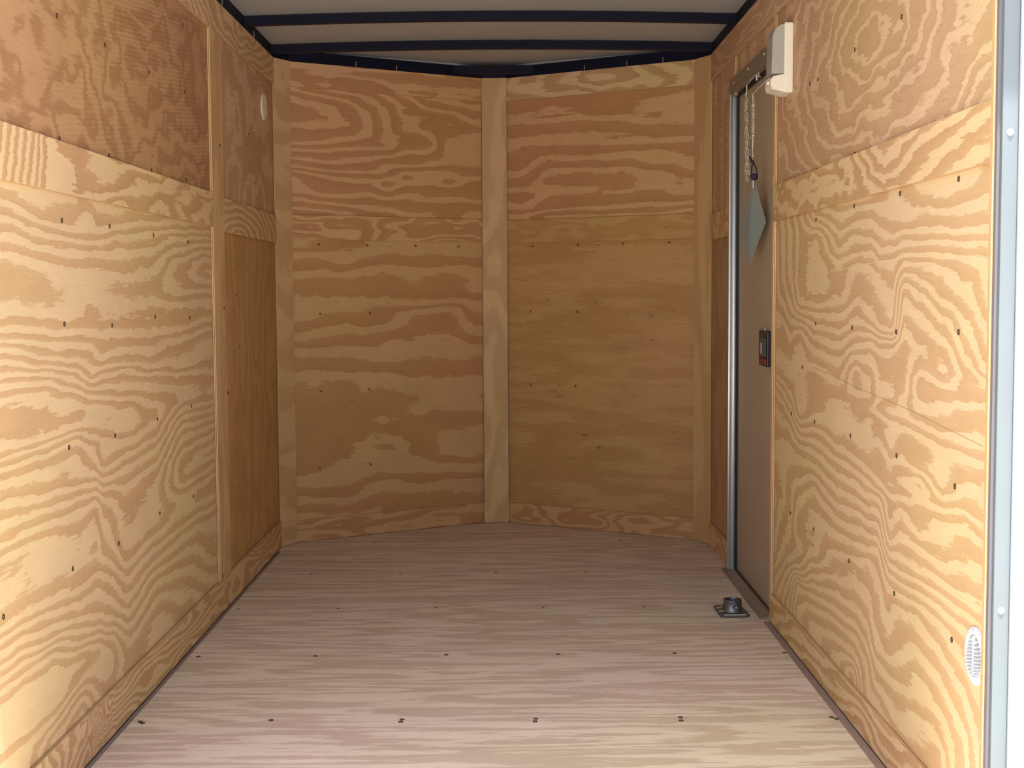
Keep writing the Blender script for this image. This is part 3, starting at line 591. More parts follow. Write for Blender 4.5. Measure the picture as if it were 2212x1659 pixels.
FRONT_LEFT_LOWER = [
 (0.032, [(0.11,8.4),(0.139,8),(0.169,7.5),(0.203,7),(0.241,6.5),(0.29,6.1),(0.372,6.1),(0.537,6),(0.559,6),(0.669,5.75),(0.689,5.5),(0.708,5.25),(0.761,4.75),(0.78,4.5),(0.799,4.25),(0.828,3.75),(0.847,3.5),(0.885,3),(0.943,2.5),(0.991,2.5),(1.01,2.25),(1.086,1.75),(1.103,1.5),(1.12,1.2),(1.167,0.8),(1.189,0.5),(1.205,-0.2),(1.234,-0.3)]),
 (0.24, [(0.096,8.3),(0.121,8),(0.161,7.5),(0.18,7),(0.205,7),(0.23,6.6),(0.26,6.5),(0.309,6.25),(0.408,6.2),(0.548,6),(0.661,5.75),(0.681,5.5),(0.696,5.25),(0.764,4.75),(0.779,4.5),(0.813,4.2),(0.852,3.75),(0.872,3.5),(0.911,3),(0.95,2.7),(0.984,2.5),(0.999,2.25),(1.082,1.75),(1.101,1.5),(1.116,1.25),(1.154,0.75),(1.174,0.5),(1.193,0.25),(1.237,0)]),
 (0.402, [(0.122,8.3),(0.147,8),(0.177,7.8),(0.212,7.5),(0.232,7.2),(0.252,6.8),(0.273,6.6),(0.348,6.6),(0.373,7),(0.398,6.6),(0.413,6.4),(0.458,6.2),(0.498,6.4),(0.513,6.1),(0.625,5.75),(0.67,5.5),(0.69,5.25),(0.735,4.75),(0.765,4.5),(0.819,4.25),(0.859,3.75),(0.874,3.5),(0.899,3),(0.968,2.75),(0.988,2.5),(1.003,2.25),(1.106,1.75),(1.131,1.5),(1.141,1.25),(1.19,0.75),(1.205,0.5),(1.239,0.5)]),
 (0.569, [(0.128,8),(0.158,7.8),(0.184,7.5),(0.204,7.2),(0.235,7),(0.255,6.5),(0.291,6.5),(0.326,6.1),(0.408,6),(0.459,6),(0.484,6),(0.504,5.6),(0.573,5.7),(0.634,5.5),(0.659,5.25),(0.725,4.75),(0.785,4.5),(0.82,4.25),(0.936,3.75),(0.961,3),(0.981,2.25),(1.077,1.75),(1.117,1.5),(1.132,1.25),(1.187,0.75),(1.202,0.6),(1.237,0.5)]),
 (0.741, [(0.118,8),(0.144,7.7),(0.196,7.5),(0.211,7.2),(0.232,6.9),(0.248,6.5),(0.268,6.4),(0.294,6),(0.315,5.6),(0.377,5.5),(0.418,5.7),(0.454,6),(0.49,6),(0.514,5.7),(0.575,5.6),(0.637,5.5),(0.658,5.25),(0.729,4.75),(0.816,4.5),(0.842,4.25),(0.954,3.7),(0.985,2.6),(1.01,2.2),(1.107,1.75),(1.122,1.5),(1.138,1.2),(1.193,0.7),(1.239,0.5)]),
 (0.859, [(0.108,8),(0.129,7.7),(0.187,7.5),(0.213,7),(0.239,6.6),(0.291,5.8),(0.307,5.6),(0.432,5.6),(0.448,6),(0.518,5.6),(0.57,5.8),(0.596,5.5),(0.653,5.2),(0.746,4.8),(0.772,4.5),(0.819,4),(0.845,3.6),(0.907,3),(0.984,2.4),(1.035,1.6),(1.123,1.5),(1.138,1.3),(1.195,0.6),(1.23,0.5)]),
]
FRONT_RIGHT_UPPER = [
 (0.072, [(1.359,4.5),(1.375,4),(1.392,3.5),(1.418,3.3),(1.443,3),(1.464,3.4),(1.479,3.4),(1.504,3),(1.535,2.6),(1.55,2.5),(1.565,2.2),(1.631,1.75),(1.656,1.6),(1.686,1.5),(1.701,1.25),(1.752,0.75),(1.772,0.5),(1.797,0.4),(1.822,0),(1.853,0)]),
 (0.217, [(1.352,5.5),(1.367,5),(1.377,4.5),(1.392,4),(1.412,4),(1.442,3.6),(1.462,3.5),(1.482,3.6),(1.502,4),(1.527,3.6),(1.545,3.5),(1.557,3.2),(1.587,2.7),(1.602,2.5),(1.622,2.2),(1.652,1.8),(1.667,1.6),(1.687,1.5),(1.707,1.25),(1.747,0.75),(1.765,0.5),(1.777,0.1),(1.792,0.4),(1.817,0.3),(1.842,0)]),
 (0.387, [(1.349,5.4),(1.364,5),(1.376,4.5),(1.391,4.2),(1.435,3.75),(1.455,3.5),(1.48,3.8),(1.529,3.8),(1.544,3.5),(1.554,3.2),(1.578,2.8),(1.593,2.5),(1.613,2.2),(1.637,2),(1.657,1.5),(1.687,1.4),(1.706,1.2),(1.746,0.7),(1.76,0.5),(1.775,0.2),(1.858,0)]),
 (0.552, [(1.346,5.5),(1.36,5),(1.37,4.6),(1.385,4.3),(1.419,3.9),(1.443,3.6),(1.463,3.9),(1.516,3.8),(1.536,3.5),(1.55,3.2),(1.57,2.8),(1.584,2.5),(1.603,2.4),(1.628,2),(1.647,1.5),(1.667,1.3),(1.696,1.2),(1.729,0.75),(1.746,0.5),(1.763,0.2),(1.85,0)]),
 (0.712, [(1.345,5.5),(1.359,5),(1.379,4.6),(1.398,4.2),(1.431,3.9),(1.455,3.5),(1.499,3.6),(1.523,3.4),(1.542,3),(1.556,2.5),(1.57,2.6),(1.585,2.5),(1.609,2.4),(1.628,1.9),(1.642,1.6),(1.666,1.3),(1.704,0.9),(1.723,0.6),(1.747,0.2),(1.761,0.3),(1.785,0.5),(1.814,0.4),(1.847,0)]),
 (0.868, [(1.344,6),(1.359,5.5),(1.368,5),(1.387,4.5),(1.406,4),(1.434,3.4),(1.477,3.3),(1.505,3),(1.524,2.5),(1.553,2.3),(1.581,2.2),(1.619,1.9),(1.64,1.5),(1.656,1.2),(1.694,0.8),(1.727,0.6),(1.769,0.5),(1.788,0.3),(1.821,0.5),(1.854,0.2)]),
]

# ================================================================== GROUND AND TRAILER BODY
T = 0.010                     # the framing strips stand this much proud of the sheets behind them
s_ = Shape().box(-16, 18, -22, 14, -0.62, -0.5)
tag(s_.build('ground', M_GROUND), kind='structure')

# ---- floor -------------------------------------------------------
s_ = Shape()
s_.prism([(-0.06, 2.16), (1.79, 2.16), (1.79, 5.40), (0.93, 6.02), (0.80, 6.02), (-0.06, 5.40)], -0.09, -0.020)
floor = tag(s_.build('floor', M_STEEL_DARK), kind='structure')


def floor_span(y):
    lo, hi = (0.013 if y < 5.30 else 0.0), (1.708 if y < 4.125 else 1.738)
    if y > 5.45:
        k = (y - 5.45) / (5.945 - 5.45)
        lo, hi = 0.002 + k * (0.785 - 0.002), 1.738 - k * (1.738 - 0.945)
    return lo, hi


def floor_field(seed):
    def f(a, b):
        return 5 * b + 1.6 * fbm(a * 0.9 + seed, b * 9, seed, 3) * 2 + 0.6 * fbm(a * 2.4, b * 34 + seed, seed + 9, 2) + \
            2.0 * fbm(a * 0.8 + 5, b * 3.0 + seed, seed + 3, 2)
    return f


for i, (ya, yb) in enumerate(((2.17, 3.154), (3.156, 4.415), (4.417, 5.60), (5.602, 5.93))):
    slab('plywood_sheet', (0.0, ya, 0.0), (1, 0, 0), (0, 1, 0), W, yb - ya, 0.019, M_FLOOR, floor_field(21 + 7 * i), floor,
         res=(0.02, 0.006), a0=0.0, b0=ya, span=floor_span)
for y, xs in ((3.166, (0.036, 0.348, 0.663, 0.987, 1.330, 1.694)), (3.148, (0.041, 0.663, 0.985, 1.332, 1.702)),
              (3.742, (0.042, 0.374, 0.741, 1.062, 1.390, 1.700)), (4.312, (0.038, 0.361, 0.683, 1.034, 1.362)),
              (4.86, (0.20, 0.52, 0.87, 1.20, 1.52)), (5.48, (0.36, 0.692, 1.056, 1.38)), (2.60, (0.05, 0.36, 0.68, 1.0, 1.33, 1.68))):
    for x in xs:
        screw((x + rng.uniform(-.003, .003), y + rng.uniform(-.004, .004), 0.0002), (0, 0, 1), floor, 1.1 if y < 4 else 0.9)
screw((1.712, 4.56, 0.0002), (0, 0, 1), floor)
# grey gaps left between the floor sheets and the side walls
tag(Shape().box(-0.002, 0.013, 2.2, 5.40, -0.018, -0.003).build('trim_1', M_GAP), kind='structure')
tag(Shape().box(1.708, 1.732, 2.2, 4.14, -0.018, -0.003).build('trim_2', M_GAP), kind='structure')

# ---- left wall -----------------------------------------------------
s_ = Shape().box(-0.055, -T - 0.009, 2.20, Y_CORNER + 0.02, -0.10, 2.02)
wall_left = tag(s_.build('wall_left', M_WHITE_PAINT), kind='structure')


def left_piece(name, ya, yb, za, zb, proud, mat, field, res=(0.02, 0.012), t=0.0095):
    # face looks towards +x: u = +y, v = +z  ->  u x v = +x
    return slab(name, (0.0 if proud else -T, ya, za), (0, 1, 0), (0, 0, 1), yb - ya, zb - za, t, mat, field, wall_left, res, a0=ya, b0=za)


left_piece('plywood_sheet', 2.24, 4.318, 0.0, 1.288, False, M_PLY, traced(LEFT_LOWER), (0.010, 0.005))


def left_upper(a, b):
    r = np.sqrt(((a - 3.62) / 0.34) ** 2 + ((b - 1.62) / 0.13) ** 2)
    return 1.5 * np.minimum(r, 2.0 + 0.15 * r) + 1.7 * fbm(a * 4, b * 6, 31, 3) + 0.8 * fbm(a * 14, b * 20, 33, 2)


left_piece('plywood_sheet', 2.24, 4.318, 1.29, H, False, M_PLY_RED, left_upper, (0.016, 0.010))
left_piece('plywood_sheet', 4.32, Y_CORNER, 0.0, 1.288, False, M_PLY_PLAIN, rings(41, 4.0, 1.6, 1.6))
left_piece('plywood_sheet', 4.32, Y_CORNER, 1.29, H, False, M_PLY_TAN, rings(47, 3.0, 3.0, 1.6))


def band_left(a, b):
    k = np.clip((a - 2.66) / 0.10, 0, 1)
    blob = 2.0 * fbm(a * 2.6, b * 11, 51, 3) + 1.2 - 9 * (b - 1.29) + np.where(a > 3.9, 4 * (a - 3.9), 0)
    return (24 * (a - 2.36) - 9 * (b - 1.235)) * (1 - k) + (7.2 + blob) * k


left_piece('plywood_strip', 2.24, 4.235, 1.235, 1.341, True, M_BAND, band_left, (0.012, 0.008))
left_piece('plywood_strip', 4.402, Y_CORNER, 1.226, 1.336, True, M_BAND, eye(4.62, 1.22, 0.26, 0.06, 2.6, 55, 0.9), (0.012, 0.008))
left_piece('plywood_strip', 2.24, Y_CORNER, 1.853, H, True, M_BAND, eye(4.75, 1.95, 0.35, 0.07, 3.0, 57, 2.0), (0.014, 0.008))


def bottom_left(a, b):
    return 26 * b + 2.0 * np.exp(-((a - 2.95) / 0.08) ** 2) * fbm(a * 30, b * 10, 61, 2) * 3 + 2.2 * fbm(a * 2.2, b * 9, 62, 3) * 2 + \
        np.where(a < 2.85, 6 * (2.85 - a) * 3, 0)


left_piece('plywood_strip', 2.24, Y_CORNER, 0.002, 0.106, True, M_BAND, bottom_left, (0.010, 0.006))
left_piece('batten', 4.236, 4.400, 0.107, 1.852, True, M_STUD, rings(71, 8, 1.1, 1.3))
left_piece('batten', 2.24, 2.262, 0.107, 1.852, True, M_STUD, rings(73, 8, 1.1, 1.3))
for y in (2.44, 2.832, 3.170, 3.553, 3.932):
    for z in (0.434, 0.697, 0.958, 1.18, 1.347, 1.60, 1.80):
        d = rng.uniform(-0.008, 0.008, 2)
        screw((-T + 0.0002, y + d[0], z + d[1]), (1, 0, 0), wall_left)
for y, z in ((4.36, 1.50), (4.37, 0.98), (4.40, 0.70), (4.27, 0.118), (5.36, 1.30), (4.62, 1.02), (4.66, 0.84), (4.90, 1.60)):
    screw((-T + 0.0002 if y > 4.41 else 0.0002, y, z), (1, 0, 0), wall_left)

# ---- right wall ----------------------------------------------------
DN, DF = 4.120, 4.862           # near and far edge of the side-door opening
DT = 1.735                      # its top
s_ = Shape()
XB = W + T + 0.009
s_.box(XB, XB + 0.036, 2.262, DN, -0.10, 2.02)
s_.box(XB, XB + 0.036, DF, Y_CORNER + 0.02, -0.10, 2.02)
s_.box(XB, XB + 0.036, DN, DF, DT, 2.02)
s_.box(XB, XB + 0.036, DN, DF, -0.10, -0.02)
wall_right = tag(s_.build('wall_right', M_WHITE_PAINT), kind='structure')


def right_piece(name, ya, yb, za, zb, proud, mat, field, res=(0.02, 0.012), t=0.0095):
    # face looks towards -x: u = +z, v = +y  (z x y = -x); the field keeps (along, height)
    p0 = (W if proud else W + T, ya, za)
    g = lambda A, B: field(B.reshape(-1, 1), A.reshape(1, -1)).T
    o = slab(name, p0, (0, 0, 1), (0, 1, 0), zb - za, yb - ya, t, mat, g, wall_right, (res[1], res[0]), a0=za, b0=ya)
    # the fibre runs along the wall: swap the sheet coordinates back to (along, height)
    me = o.data
    n = len(me.vertices)
    buf = np.zeros(n * 3, np.float32)
    me.attributes['sheet'].data.foreach_get('vector', buf)
    buf = buf.reshape(-1, 3)[:, [1, 0, 2]]
    me.attributes['sheet'].data.foreach_set('vector', buf.reshape(-1))
    return o


right_piece('plywood_sheet', 2.24, DN, 0.0, 1.288, False, M_PLY, traced(RIGHT_LOWER, 1), (0.008, 0.005))


def right_upper(a, b):
    r = np.sqrt(((a - 3.05) / 0.30) ** 2 + ((b - 1.60) / 0.105) ** 2)
    return 2.0 * r + 1.3 * fbm(a * 4, b * 9, 81, 3) + 0.4 * fbm(a * 16, b * 30, 83, 2)


right_piece('plywood_sheet', 2.24, DN, 1.29, H, False, M_PLY_TAN, right_upper, (0.010, 0.007))
right_piece('plywood_sheet', DF + 0.002, Y_CORNER, 0.0, 1.288, False, M_PLY_MUTED, rings(85, 5, 2.4, 1.0))
right_piece('plywood_sheet', DF + 0.002, Y_CORNER, 1.29, H, False, M_PLY_TAN, rings(87, 5, 1.4, 0.8))
right_piece('plywood_sheet', DN + 0.001, DF + 0.001, DT + 0.001, H, False, M_PLY_TAN, rings(89, 3, 2.4, 0.8))


def band_right(a, b):
    near = 24 * (b - 1.235) + 3 * (a - 2.3) + 1.2 * fbm(a * 4, b * 9, 91, 3)
    far = 1.1 * fbm(a * 5, b * 14, 93, 3) * 2 + 0.5
    k = np.clip((a - 2.9) / 0.3, 0, 1)
    return near * (1 - k) + far * k


right_piece('plywood_strip', 2.253, DN - 0.012, 1.236, 1.340, True, M_BAND, band_right, (0.010, 0.006))
right_piece('plywood_strip', 4.940, Y_CORNER, 1.226, 1.328, True, M_BAND, rings(95, 5, 5, 1.5), (0.012, 0.008))
right_piece('plywood_strip', 2.253, Y_CORNER, 1.851, H, True, M_PLY_TAN, rings(97, 2.0, 12, 1.6), (0.014, 0.008))
right_piece('plywood_strip', 4.800, 5.05, 1.716, 1.850, True, M_PLY_TAN, rings(98, 2.0, 12, 1.4), (0.014, 0.008))
right_piece('batten', 4.086, DN, 1.341, 1.850, True, M_PLY_TAN, rings(99, 9, 1.2, 1.2))
right_piece('batten', 4.094, DN, 0.089, 1.235, True, M_STUD, rings(101, 9, 1.2, 1.2))


def bottom_right(a, b):
    return 30 * b + 1.1 * fbm(a * 2.4, b * 9, 103, 3) * 2 + 6 * np.abs(a - 3.0) * 0.5


right_piece('plywood_strip', 2.253, DN, 0.002, 0.088, True, M_BAND, bottom_right, (0.010, 0.006))
right_piece('plywood_strip', DF + 0.03, Y_CORNER, 0.002, 0.095, True, M_BAND, rings(105, 3, 7, 1.4), (0.014, 0.008))
slab('batten', (W - 0.003, 2.2405, 0.002), (0, 0, 1), (0, 1, 0), H - 0.002, 0.012, 0.0125, M_STUD, rings(107, 1.0, 9, 0.6), wall_right,
     (0.02, 0.007), a0=0.002, b0=2.24)
for y in (2.437, 2.815, 3.187, 3.57):
    for z in (0.378, 0.670, 0.940, 1.216, 1.336, 1.580, 1.80):
        d = rng.uniform(-0.008, 0.008, 2)
        screw((W + T - 0.0002, y + d[0], z + d[1]), (-1, 0, 0), wall_right)
for y, z in ((3.721, 0.812), (3.66, 1.58), (3.86, 0.38), (3.86, 0.67)):
    screw((W + T - 0.0002, y, z), (-1, 0, 0), wall_right)

# ---- the V-shaped front wall ----------------------------------------
PL, PLn = np.array([0.046, 5.480]), np.array([0.815, 5.940])
PR, PRn = np.array([1.684, 5.490]), np.array([0.917, 5.940])
s_ = Shape()
o_ = 0.022
s_.prism([(-0.055, 5.39), (-0.02, 5.39), (0.046 - o_, 5.480 + o_), (0.815, 5.940 + o_), (0.917, 5.940 + o_), (1.684 + o_, 5.490 + o_),
          (1.752, 5.39), (1.785, 5.39), (1.70, 5.56), (0.95, 6.01), (0.78, 6.01), (0.03, 5.55)], -0.10, 2.02)
wall_front = tag(s_.build('wall_front', M_WHITE_PAINT), kind='structure')


def front_piece(name, A, B, a0, a1, za, zb, depth, mat, field, res=(0.014, 0.010), t=0.009):
    """piece on the upright plane through A->B (plan points, left to right seen from inside);
    depth = how far the face lies behind that plane"""
    A, B = np.array(A), np.array(B)
    u = (B - A) / np.linalg.norm(B - A)
    nrm = np.array([u[1], -u[0]])             # u x z
    p = A + u * a0 - nrm * depth
    return slab(name, (p[0], p[1], za), (u[0], u[1], 0), (0, 0, 1), a1 - a0, zb - za, t, mat, field, wall_front, res, a0=a0, b0=za)


LV = float(np.linalg.norm(PLn - PL)); LR = float(np.linalg.norm(PR - PRn))
zc = (1.288, 1.290)
front_piece('plywood_sheet', PL, PLn, 0, LV, 0.0, zc[0], 0.010, M_PLY_FRONT, traced(FRONT_LEFT_LOWER, 1))
front_piece('plywood_sheet', PL, PLn, 0, LV, zc[1], H, 0.010, M_PLY_FRONT_UP, traced(FRONT_LEFT_UPPER, 1))
front_piece('plywood_sheet', PRn, PR, 0, LR, 0.0, zc[0], 0.010, M_PLY_PLAIN, rings(121, 1.6, 10, 0.7))
front_piece('plywood_sheet', PRn, PR, 0, LR, zc[1], H, 0.010, M_PLY_FRONT_UP, traced(FRONT_RIGHT_UPPER, 1))
g1 = 0.001
front_piece('plywood_strip', PL, PLn, g1, LV - g1, 1.858, H, 0, M_PLY_FRONT_UP, rings(131, 2.4, 9, 1.0))
front_piece('plywood_strip', PL, PLn, g1, LV - g1, 1.244, 1.345, 0, M_PLY_FRONT_UP, rings(133, 4, 14, 1.6))
front_piece('plywood_strip', PL, PLn, g1, LV - g1, 0.002, 0.090, 0, M_PLY_FRONT, rings(135, 2, 12, 1.6))
front_piece('plywood_strip', PRn, PR, g1, LR - g1, 1.858, H, 0, M_BAND, eye(0.45, 1.92, 0.25, 0.06, 1.6, 137, 1.6))
front_piece('plywood_strip', PRn, PR, g1, LR - g1, 1.240, 1.340, 0, M_PLY_PLAIN, rings(139, 3, 12, 1.4))
front_piece('plywood_strip', PRn, PR, g1, LR - g1, 0.002, 0.090, 0, M_PLY_FRONT, rings(141, 3, 14, 1.8))
# uprights in the nose and at the two corners (a little proud of the strips)
front_piece('batten', (0.812, 5.928), (0.920, 5.928), 0, 0.108, 0.002, H, 0, M_STUD, rings(151, 6, 1.6, 1.4), t=0.020)
front_piece('batten', (-0.002, 5.384), (0.050, 5.474), 0, 0.104, 0.002, H, 0, M_STUD, eye(0.05, 2.3, 0.07, 0.30, 1.6, 153, 1.0), t=0.020)
front_piece('batten', (1.680, 5.484), (1.732, 5.380), 0, 0.116, 0.002, H, 0, M_STUD, rings(155, 9, 1.0, 0.9), t=0.020)
for px, (A, B) in ((0, (PL, PLn)), (1, (PRn, PR))):
    u = (B - A) / np.linalg.norm(B - A); nrm = np.array([u[1], -u[0]])
    for a in (0.12, 0.34, 0.56, 0.78):
        for z in (0.30, 0.62, 0.94, 1.226):
            if z != 1.226 and (a > 0.5 or px == 1 and z < 0.5): continue
            q = A + u * (a + rng.uniform(-.01, .01)) - nrm * 0.0098
            screw((q[0], q[1], z), (nrm[0], nrm[1], 0), wall_front, 0.9)

# ---- roof ------------------------------------------------------------
def arch(x):
    k = (x - W / 2) / (W / 2)
    return 0.014 * (1 - k * k)


v_, f_ = [], []
ys = [2.16, 3.0, 4.0, 5.0, 5.60, 6.02]
nx_ = 17
for zt in (0.0, 0.012):
    for y in ys:
        lo, hi = (-0.05, 1.78) if y <= 5.61 else (0.68, 1.05)
        for i in range(nx_):
            x = lo + (hi - lo) * i / (nx_ - 1)
            v_.append((x, y, 2.004 + zt + max(0, arch(x)) - (0.004 if y > 5.7 else 0)))
n0 = len(ys) * nx_
for l in (0, 1):
    for j in range(len(ys) - 1):
        for i in range(nx_ - 1):
            a = l * n0 + j * nx_ + i
            q = (a, a + nx_, a + nx_ + 1, a + 1)
            f_.append(q if l == 0 else q[::-1])
sh_ = Shape().add(v_, f_)
ceiling = tag(sh_.build('ceiling', M_ROOF, smooth=True), kind='structure')


def bow(y, xa, xb, z0=1.970, hgt=0.030, dep=0.034):
    s = Shape()
    n = 13
    for i in range(n - 1):
        x0, x1 = xa + (xb - xa) * i / (n - 1), xa + (xb - xa) * (i + 1) / (n - 1)
        z_0, z_1 = z0 + arch(x0), z0 + arch(x1)
        s.add([(x0, y, z_0), (x1, y, z_1), (x1, y + dep, z_1), (x0, y + dep, z_0),
               (x0, y, z_0 + hgt), (x1, y, z_1 + hgt), (x1, y + dep, z_1 + hgt), (x0, y + dep, z_0 + hgt)],
              [(0, 3, 2, 1), (4, 5, 6, 7), (0, 1, 5, 4), (2, 3, 7, 6)] + ([(0, 4, 7, 3)] if i == 0 else []) + ([(1, 2, 6, 5)] if i == n - 2 else []))
    return s.build('roof_bow', M_STEEL_DARK, ceiling)


for y in (2.50, 3.09, 3.68, 4.25, 4.815, 5.365):
    bow(y, -0.004, 1.734)
bow(5.862, 0.67, 1.06, 1.951, 0.036)
# steel rails that carry the roof along the side walls and round the nose
Shape().box(-0.05, -0.004, 2.20, 5.42, 1.9575, 2.003).build('roof_rail', M_STEEL_DARK, ceiling)
Shape().box(1.734, 1.78, 2.20, 5.42, 1.9575, 2.003).build('roof_rail', M_STEEL_DARK, ceiling)
Shape().prism([(-0.004, 5.375), (0.044, 5.476), (0.815, 5.934), (0.815, 5.99), (0.02, 5.53), (-0.05, 5.40)], 1.9575, 2.002).build('roof_rail', M_STEEL_DARK, ceiling)
Shape().prism([(0.815, 5.934), (0.917, 5.934), (0.917, 5.99), (0.815, 5.99)], 1.9575, 2.002).build('roof_rail', M_STEEL_DARK, ceiling)
Shape().prism([(0.917, 5.934), (1.686, 5.484), (1.734, 5.375), (1.78, 5.40), (1.71, 5.53), (0.917, 5.99)], 1.9575, 2.002).build('roof_rail', M_STEEL_DARK, ceiling)
# pale fixing tabs that stick out of the rails
for (x, y) in ((0.30, 5.622), (0.46, 5.716), (1.25, 5.736), (1.42, 5.637), (1.56, 5.553)):
    Shape().box(x - 0.0015, x + 0.0015, y - 0.004, y + 0.004, 1.958, 1.978).build('fixing_tab', M_ALU_TINTED, ceiling)
for y in (3.9, 4.45, 5.0):
    Shape().box(-0.006, -0.001, y - 0.002, y + 0.002, 1.962, 1.985).build('fixing_tab', M_ALU_TINTED, ceiling)

# ---- rear frame of the trailer (camera side) ---------------------------
s_ = Shape()
s_.box(1.7625, 1.90, 2.214, 2.262, -0.14, 2.14, 0.004)
tag(s_.build('trim_3', M_POST), kind='structure')
s_ = Shape()
s_.box(1.7360, 1.7620, 2.222, 2.2395, -0.10, 2.02, 0.0012)
trim_alu = tag(s_.build('trim_4', M_ALU_REAR), kind='structure')
for z in (1.281, 0.485, 1.90):
    o = Shape().lathe([(0.0, 0.0022), (0.0035, 0.002), (0.0058, 0.0008), (0.0060, 0.0)], (1.7490, 2.222, z), '-y', 14).build('screw', M_WHITE_PAINT, trim_alu, smooth=True)
tag(Shape().box(1.7302, 1.7358, 2.230, 2.2395, -0.10, 2.02).build('trim_5', M_LIP), kind='structure')
tag(Shape().box(-0.17, -0.0105, 2.19, 2.235, -0.14, 2.14, 0.004).build('trim_6', M_WHITE_PAINT), kind='structure')
tag(Shape().box(-0.17, 1.90, 2.10, 2.185, 2.03, 2.20, 0.004).build('trim_7', M_WHITE_PAINT), kind='structure')
tag(Shape().box(-0.17, 1.90, 2.06, 2.165, -0.16, -0.022, 0.004).build('trim_8', M_ALU_TINTED), kind='structure')

# ---- side door -------------------------------------------------------
s_ = Shape().box(1.752, 1.782, DN - 0.03, DF - 0.004, -0.006, DT - 0.006, 0.002)
door = tag(s_.build('door_1', M_DOOR), kind='structure')
door['label'] = 'tan grey side door in the right wall'
s_ = Shape()
s_.box(1.7175, 1.729, 4.846, 4.861, 0.010, DT - 0.010, 0.002)
s_.box(1.7290, 1.7335, 4.852, 4.862, 0.010, DT - 0.010)
s_.box(1.7335, 1.745, 4.848, 4.862, 0.010, DT - 0.010, 0.002)
s_.box(1.7230, 1.7298, 4.858, 4.884, 0.010, DT + 0.02, 0.001)
s_.build('door_frame', M_ALU, door, smooth=True)
s_ = Shape()
s_.box(1.7195, 1.7515, DN + 0.001, 4.862, DT - 0.012, DT - 0.002, 0.001)
s_.box(1.7215, 1.7295, DN + 0.001, 4.884, DT - 0.002, DT + 0.040, 0.001)
s_.build('door_header', M_ALU_TINTED, door)
Shape().box(1.7455, 1.7518, 4.836, 4.850, 0.010, DT - 0.014).build('door_seal', M_RUBBER, door)
Shape().box(1.7400, 1.7518, DN + 0.002, 4.848, DT - 0.022, DT - 0.0125).build('door_seal', M_RUBBER, door)
s_ = Shape()
s_.prism([(1.704, 0.0005), (1.7435, 0.0005), (1.7435, 0.012), (1.738, 0.012), (1.708, 0.0045)], 4.137, 4.892, 'y')
th = s_.build('threshold', M_ALU_TINTED, door)
Shape().box(1.7440, 1.7515, 4.137, 4.850, 0.001, 0.014).build('door_seal', mat_plain('brown_seal', srgb(70, 48, 36), 0.7), door)
for (y, z) in ((4.205, 0.0065), (4.52, 0.0065), (4.84, 0.0065)):
    screw((1.7155, y, z), (-0.15, 0, 1), door, 0.55)
for (y, z) in ((4.79, 1.757), (4.50, 1.757), (4.22, 1.757)):
    Shape().lathe([(0.0, 0.002), (0.004, 0.0015), (0.0045, 0.0)], (1.7215, y, z), '-x', 10).build('screw', M_WIRE, door, smooth=True)
for z in (1.66, 1.30, 0.30, 1.0):
    Shape().lathe([(0.0, 0.002), (0.0035, 0.0015), (0.004, 0.0)], (1.7230, 4.876, z), '-x', 10).build('screw', M_WIRE, door, smooth=True)

# door latch: black housing with paddle, pale plate and red slide
ly0, ly1, lz0, lz1 = 4.236, 4.376, 0.783, 0.897
s_ = Shape().box(1.7395, 1.7525, ly0, ly1, lz0, lz1, 0.004)
latch = s_.build('latch', M_BLACK, door)
latch['label'] = 'black inside latch of the side door'
Shape().box(1.7350, 1.7398, ly0 + 0.010, ly1 - 0.045, lz0 + 0.032, lz1 - 0.022, 0.0018).build('paddle', M_PADDLE, latch)
Shape().box(1.7338, 1.7352, ly0 + 0.062, ly0 + 0.084, lz0 + 0.040, lz0 + 0.074).build('plate', M_LABEL, latch)
Shape().box(1.7350, 1.7398, ly0 + 0.006, ly1 - 0.030, lz0 + 0.006, lz0 + 0.026, 0.0018).build('lock_slide', M_RED, latch)
Shape().tube([(1.745, 4.30, lz1 - 0.002), (1.745, 4.30, lz1 + 0.008)], 0.002).build('screw', M_WIRE, latch)
# two long scratches across the lower right sheet
s_ = Shape().tube([(1.7399, y, z) for y, z in [(4.129, 1.046), (3.664, 1.056), (3.377, 1.073), (3.112, 1.083), (2.885, 1.088)]], 0.0008, 6)
s_.build('scratch', mat_plain('pale_scratch', srgb(228, 200, 156), 0.7), wall_right)
s_ = Shape().tube([(1.7400, y, z) for y, z in [(3.598, 0.819), (3.366, 0.81), (3.111, 0.795), (2.739, 0.781), (2.515, 0.767), (2.297, 0.754)]], 0.0005, 6)
s_.build('scratch', mat_plain('brown_scratch', srgb(166, 128, 88), 0.7), wall_right)

# ================================================================== THINGS
# ---- dome light on the right wall --------------------------------------
LY0, LY1, LZ0, LZ1 = 3.872, 3.965, 1.588, 1.786
t_ = thing('dome_light', 'white plastic wall lamp with grey frosted cover and switch, above and before the side door', 'lamp', (W, (LY0 + LY1) / 2, LZ0))
Shape().box(W + T - 0.026, W + T - 0.0005, LY0, LY1, LZ0, LZ1, 0.004).build('lamp_base', M_WHITE, t_)
xb = W + T - 0.026
s_ = Shape()
s_.prism([(xb, LZ0 + 0.003), (xb - 0.034, LZ0 + 0.010), (xb - 0.038, LZ0 + 0.022), (xb - 0.038, LZ0 + 0.038), (xb - 0.030, LZ0 + 0.047), (xb, LZ0 + 0.053)],
         LY0 + 0.004, LY1 - 0.004, 'y')
s_.build('switch_housing', M_WHITE, t_)
Shape().lathe([(0.0, 0.006), (0.005, 0.0055), (0.006, 0.0)], (xb - 0.0382, LY0 + 0.035, LZ0 + 0.032), '-x', 12).build('switch', M_WHITE, t_, smooth=True)
prof = []
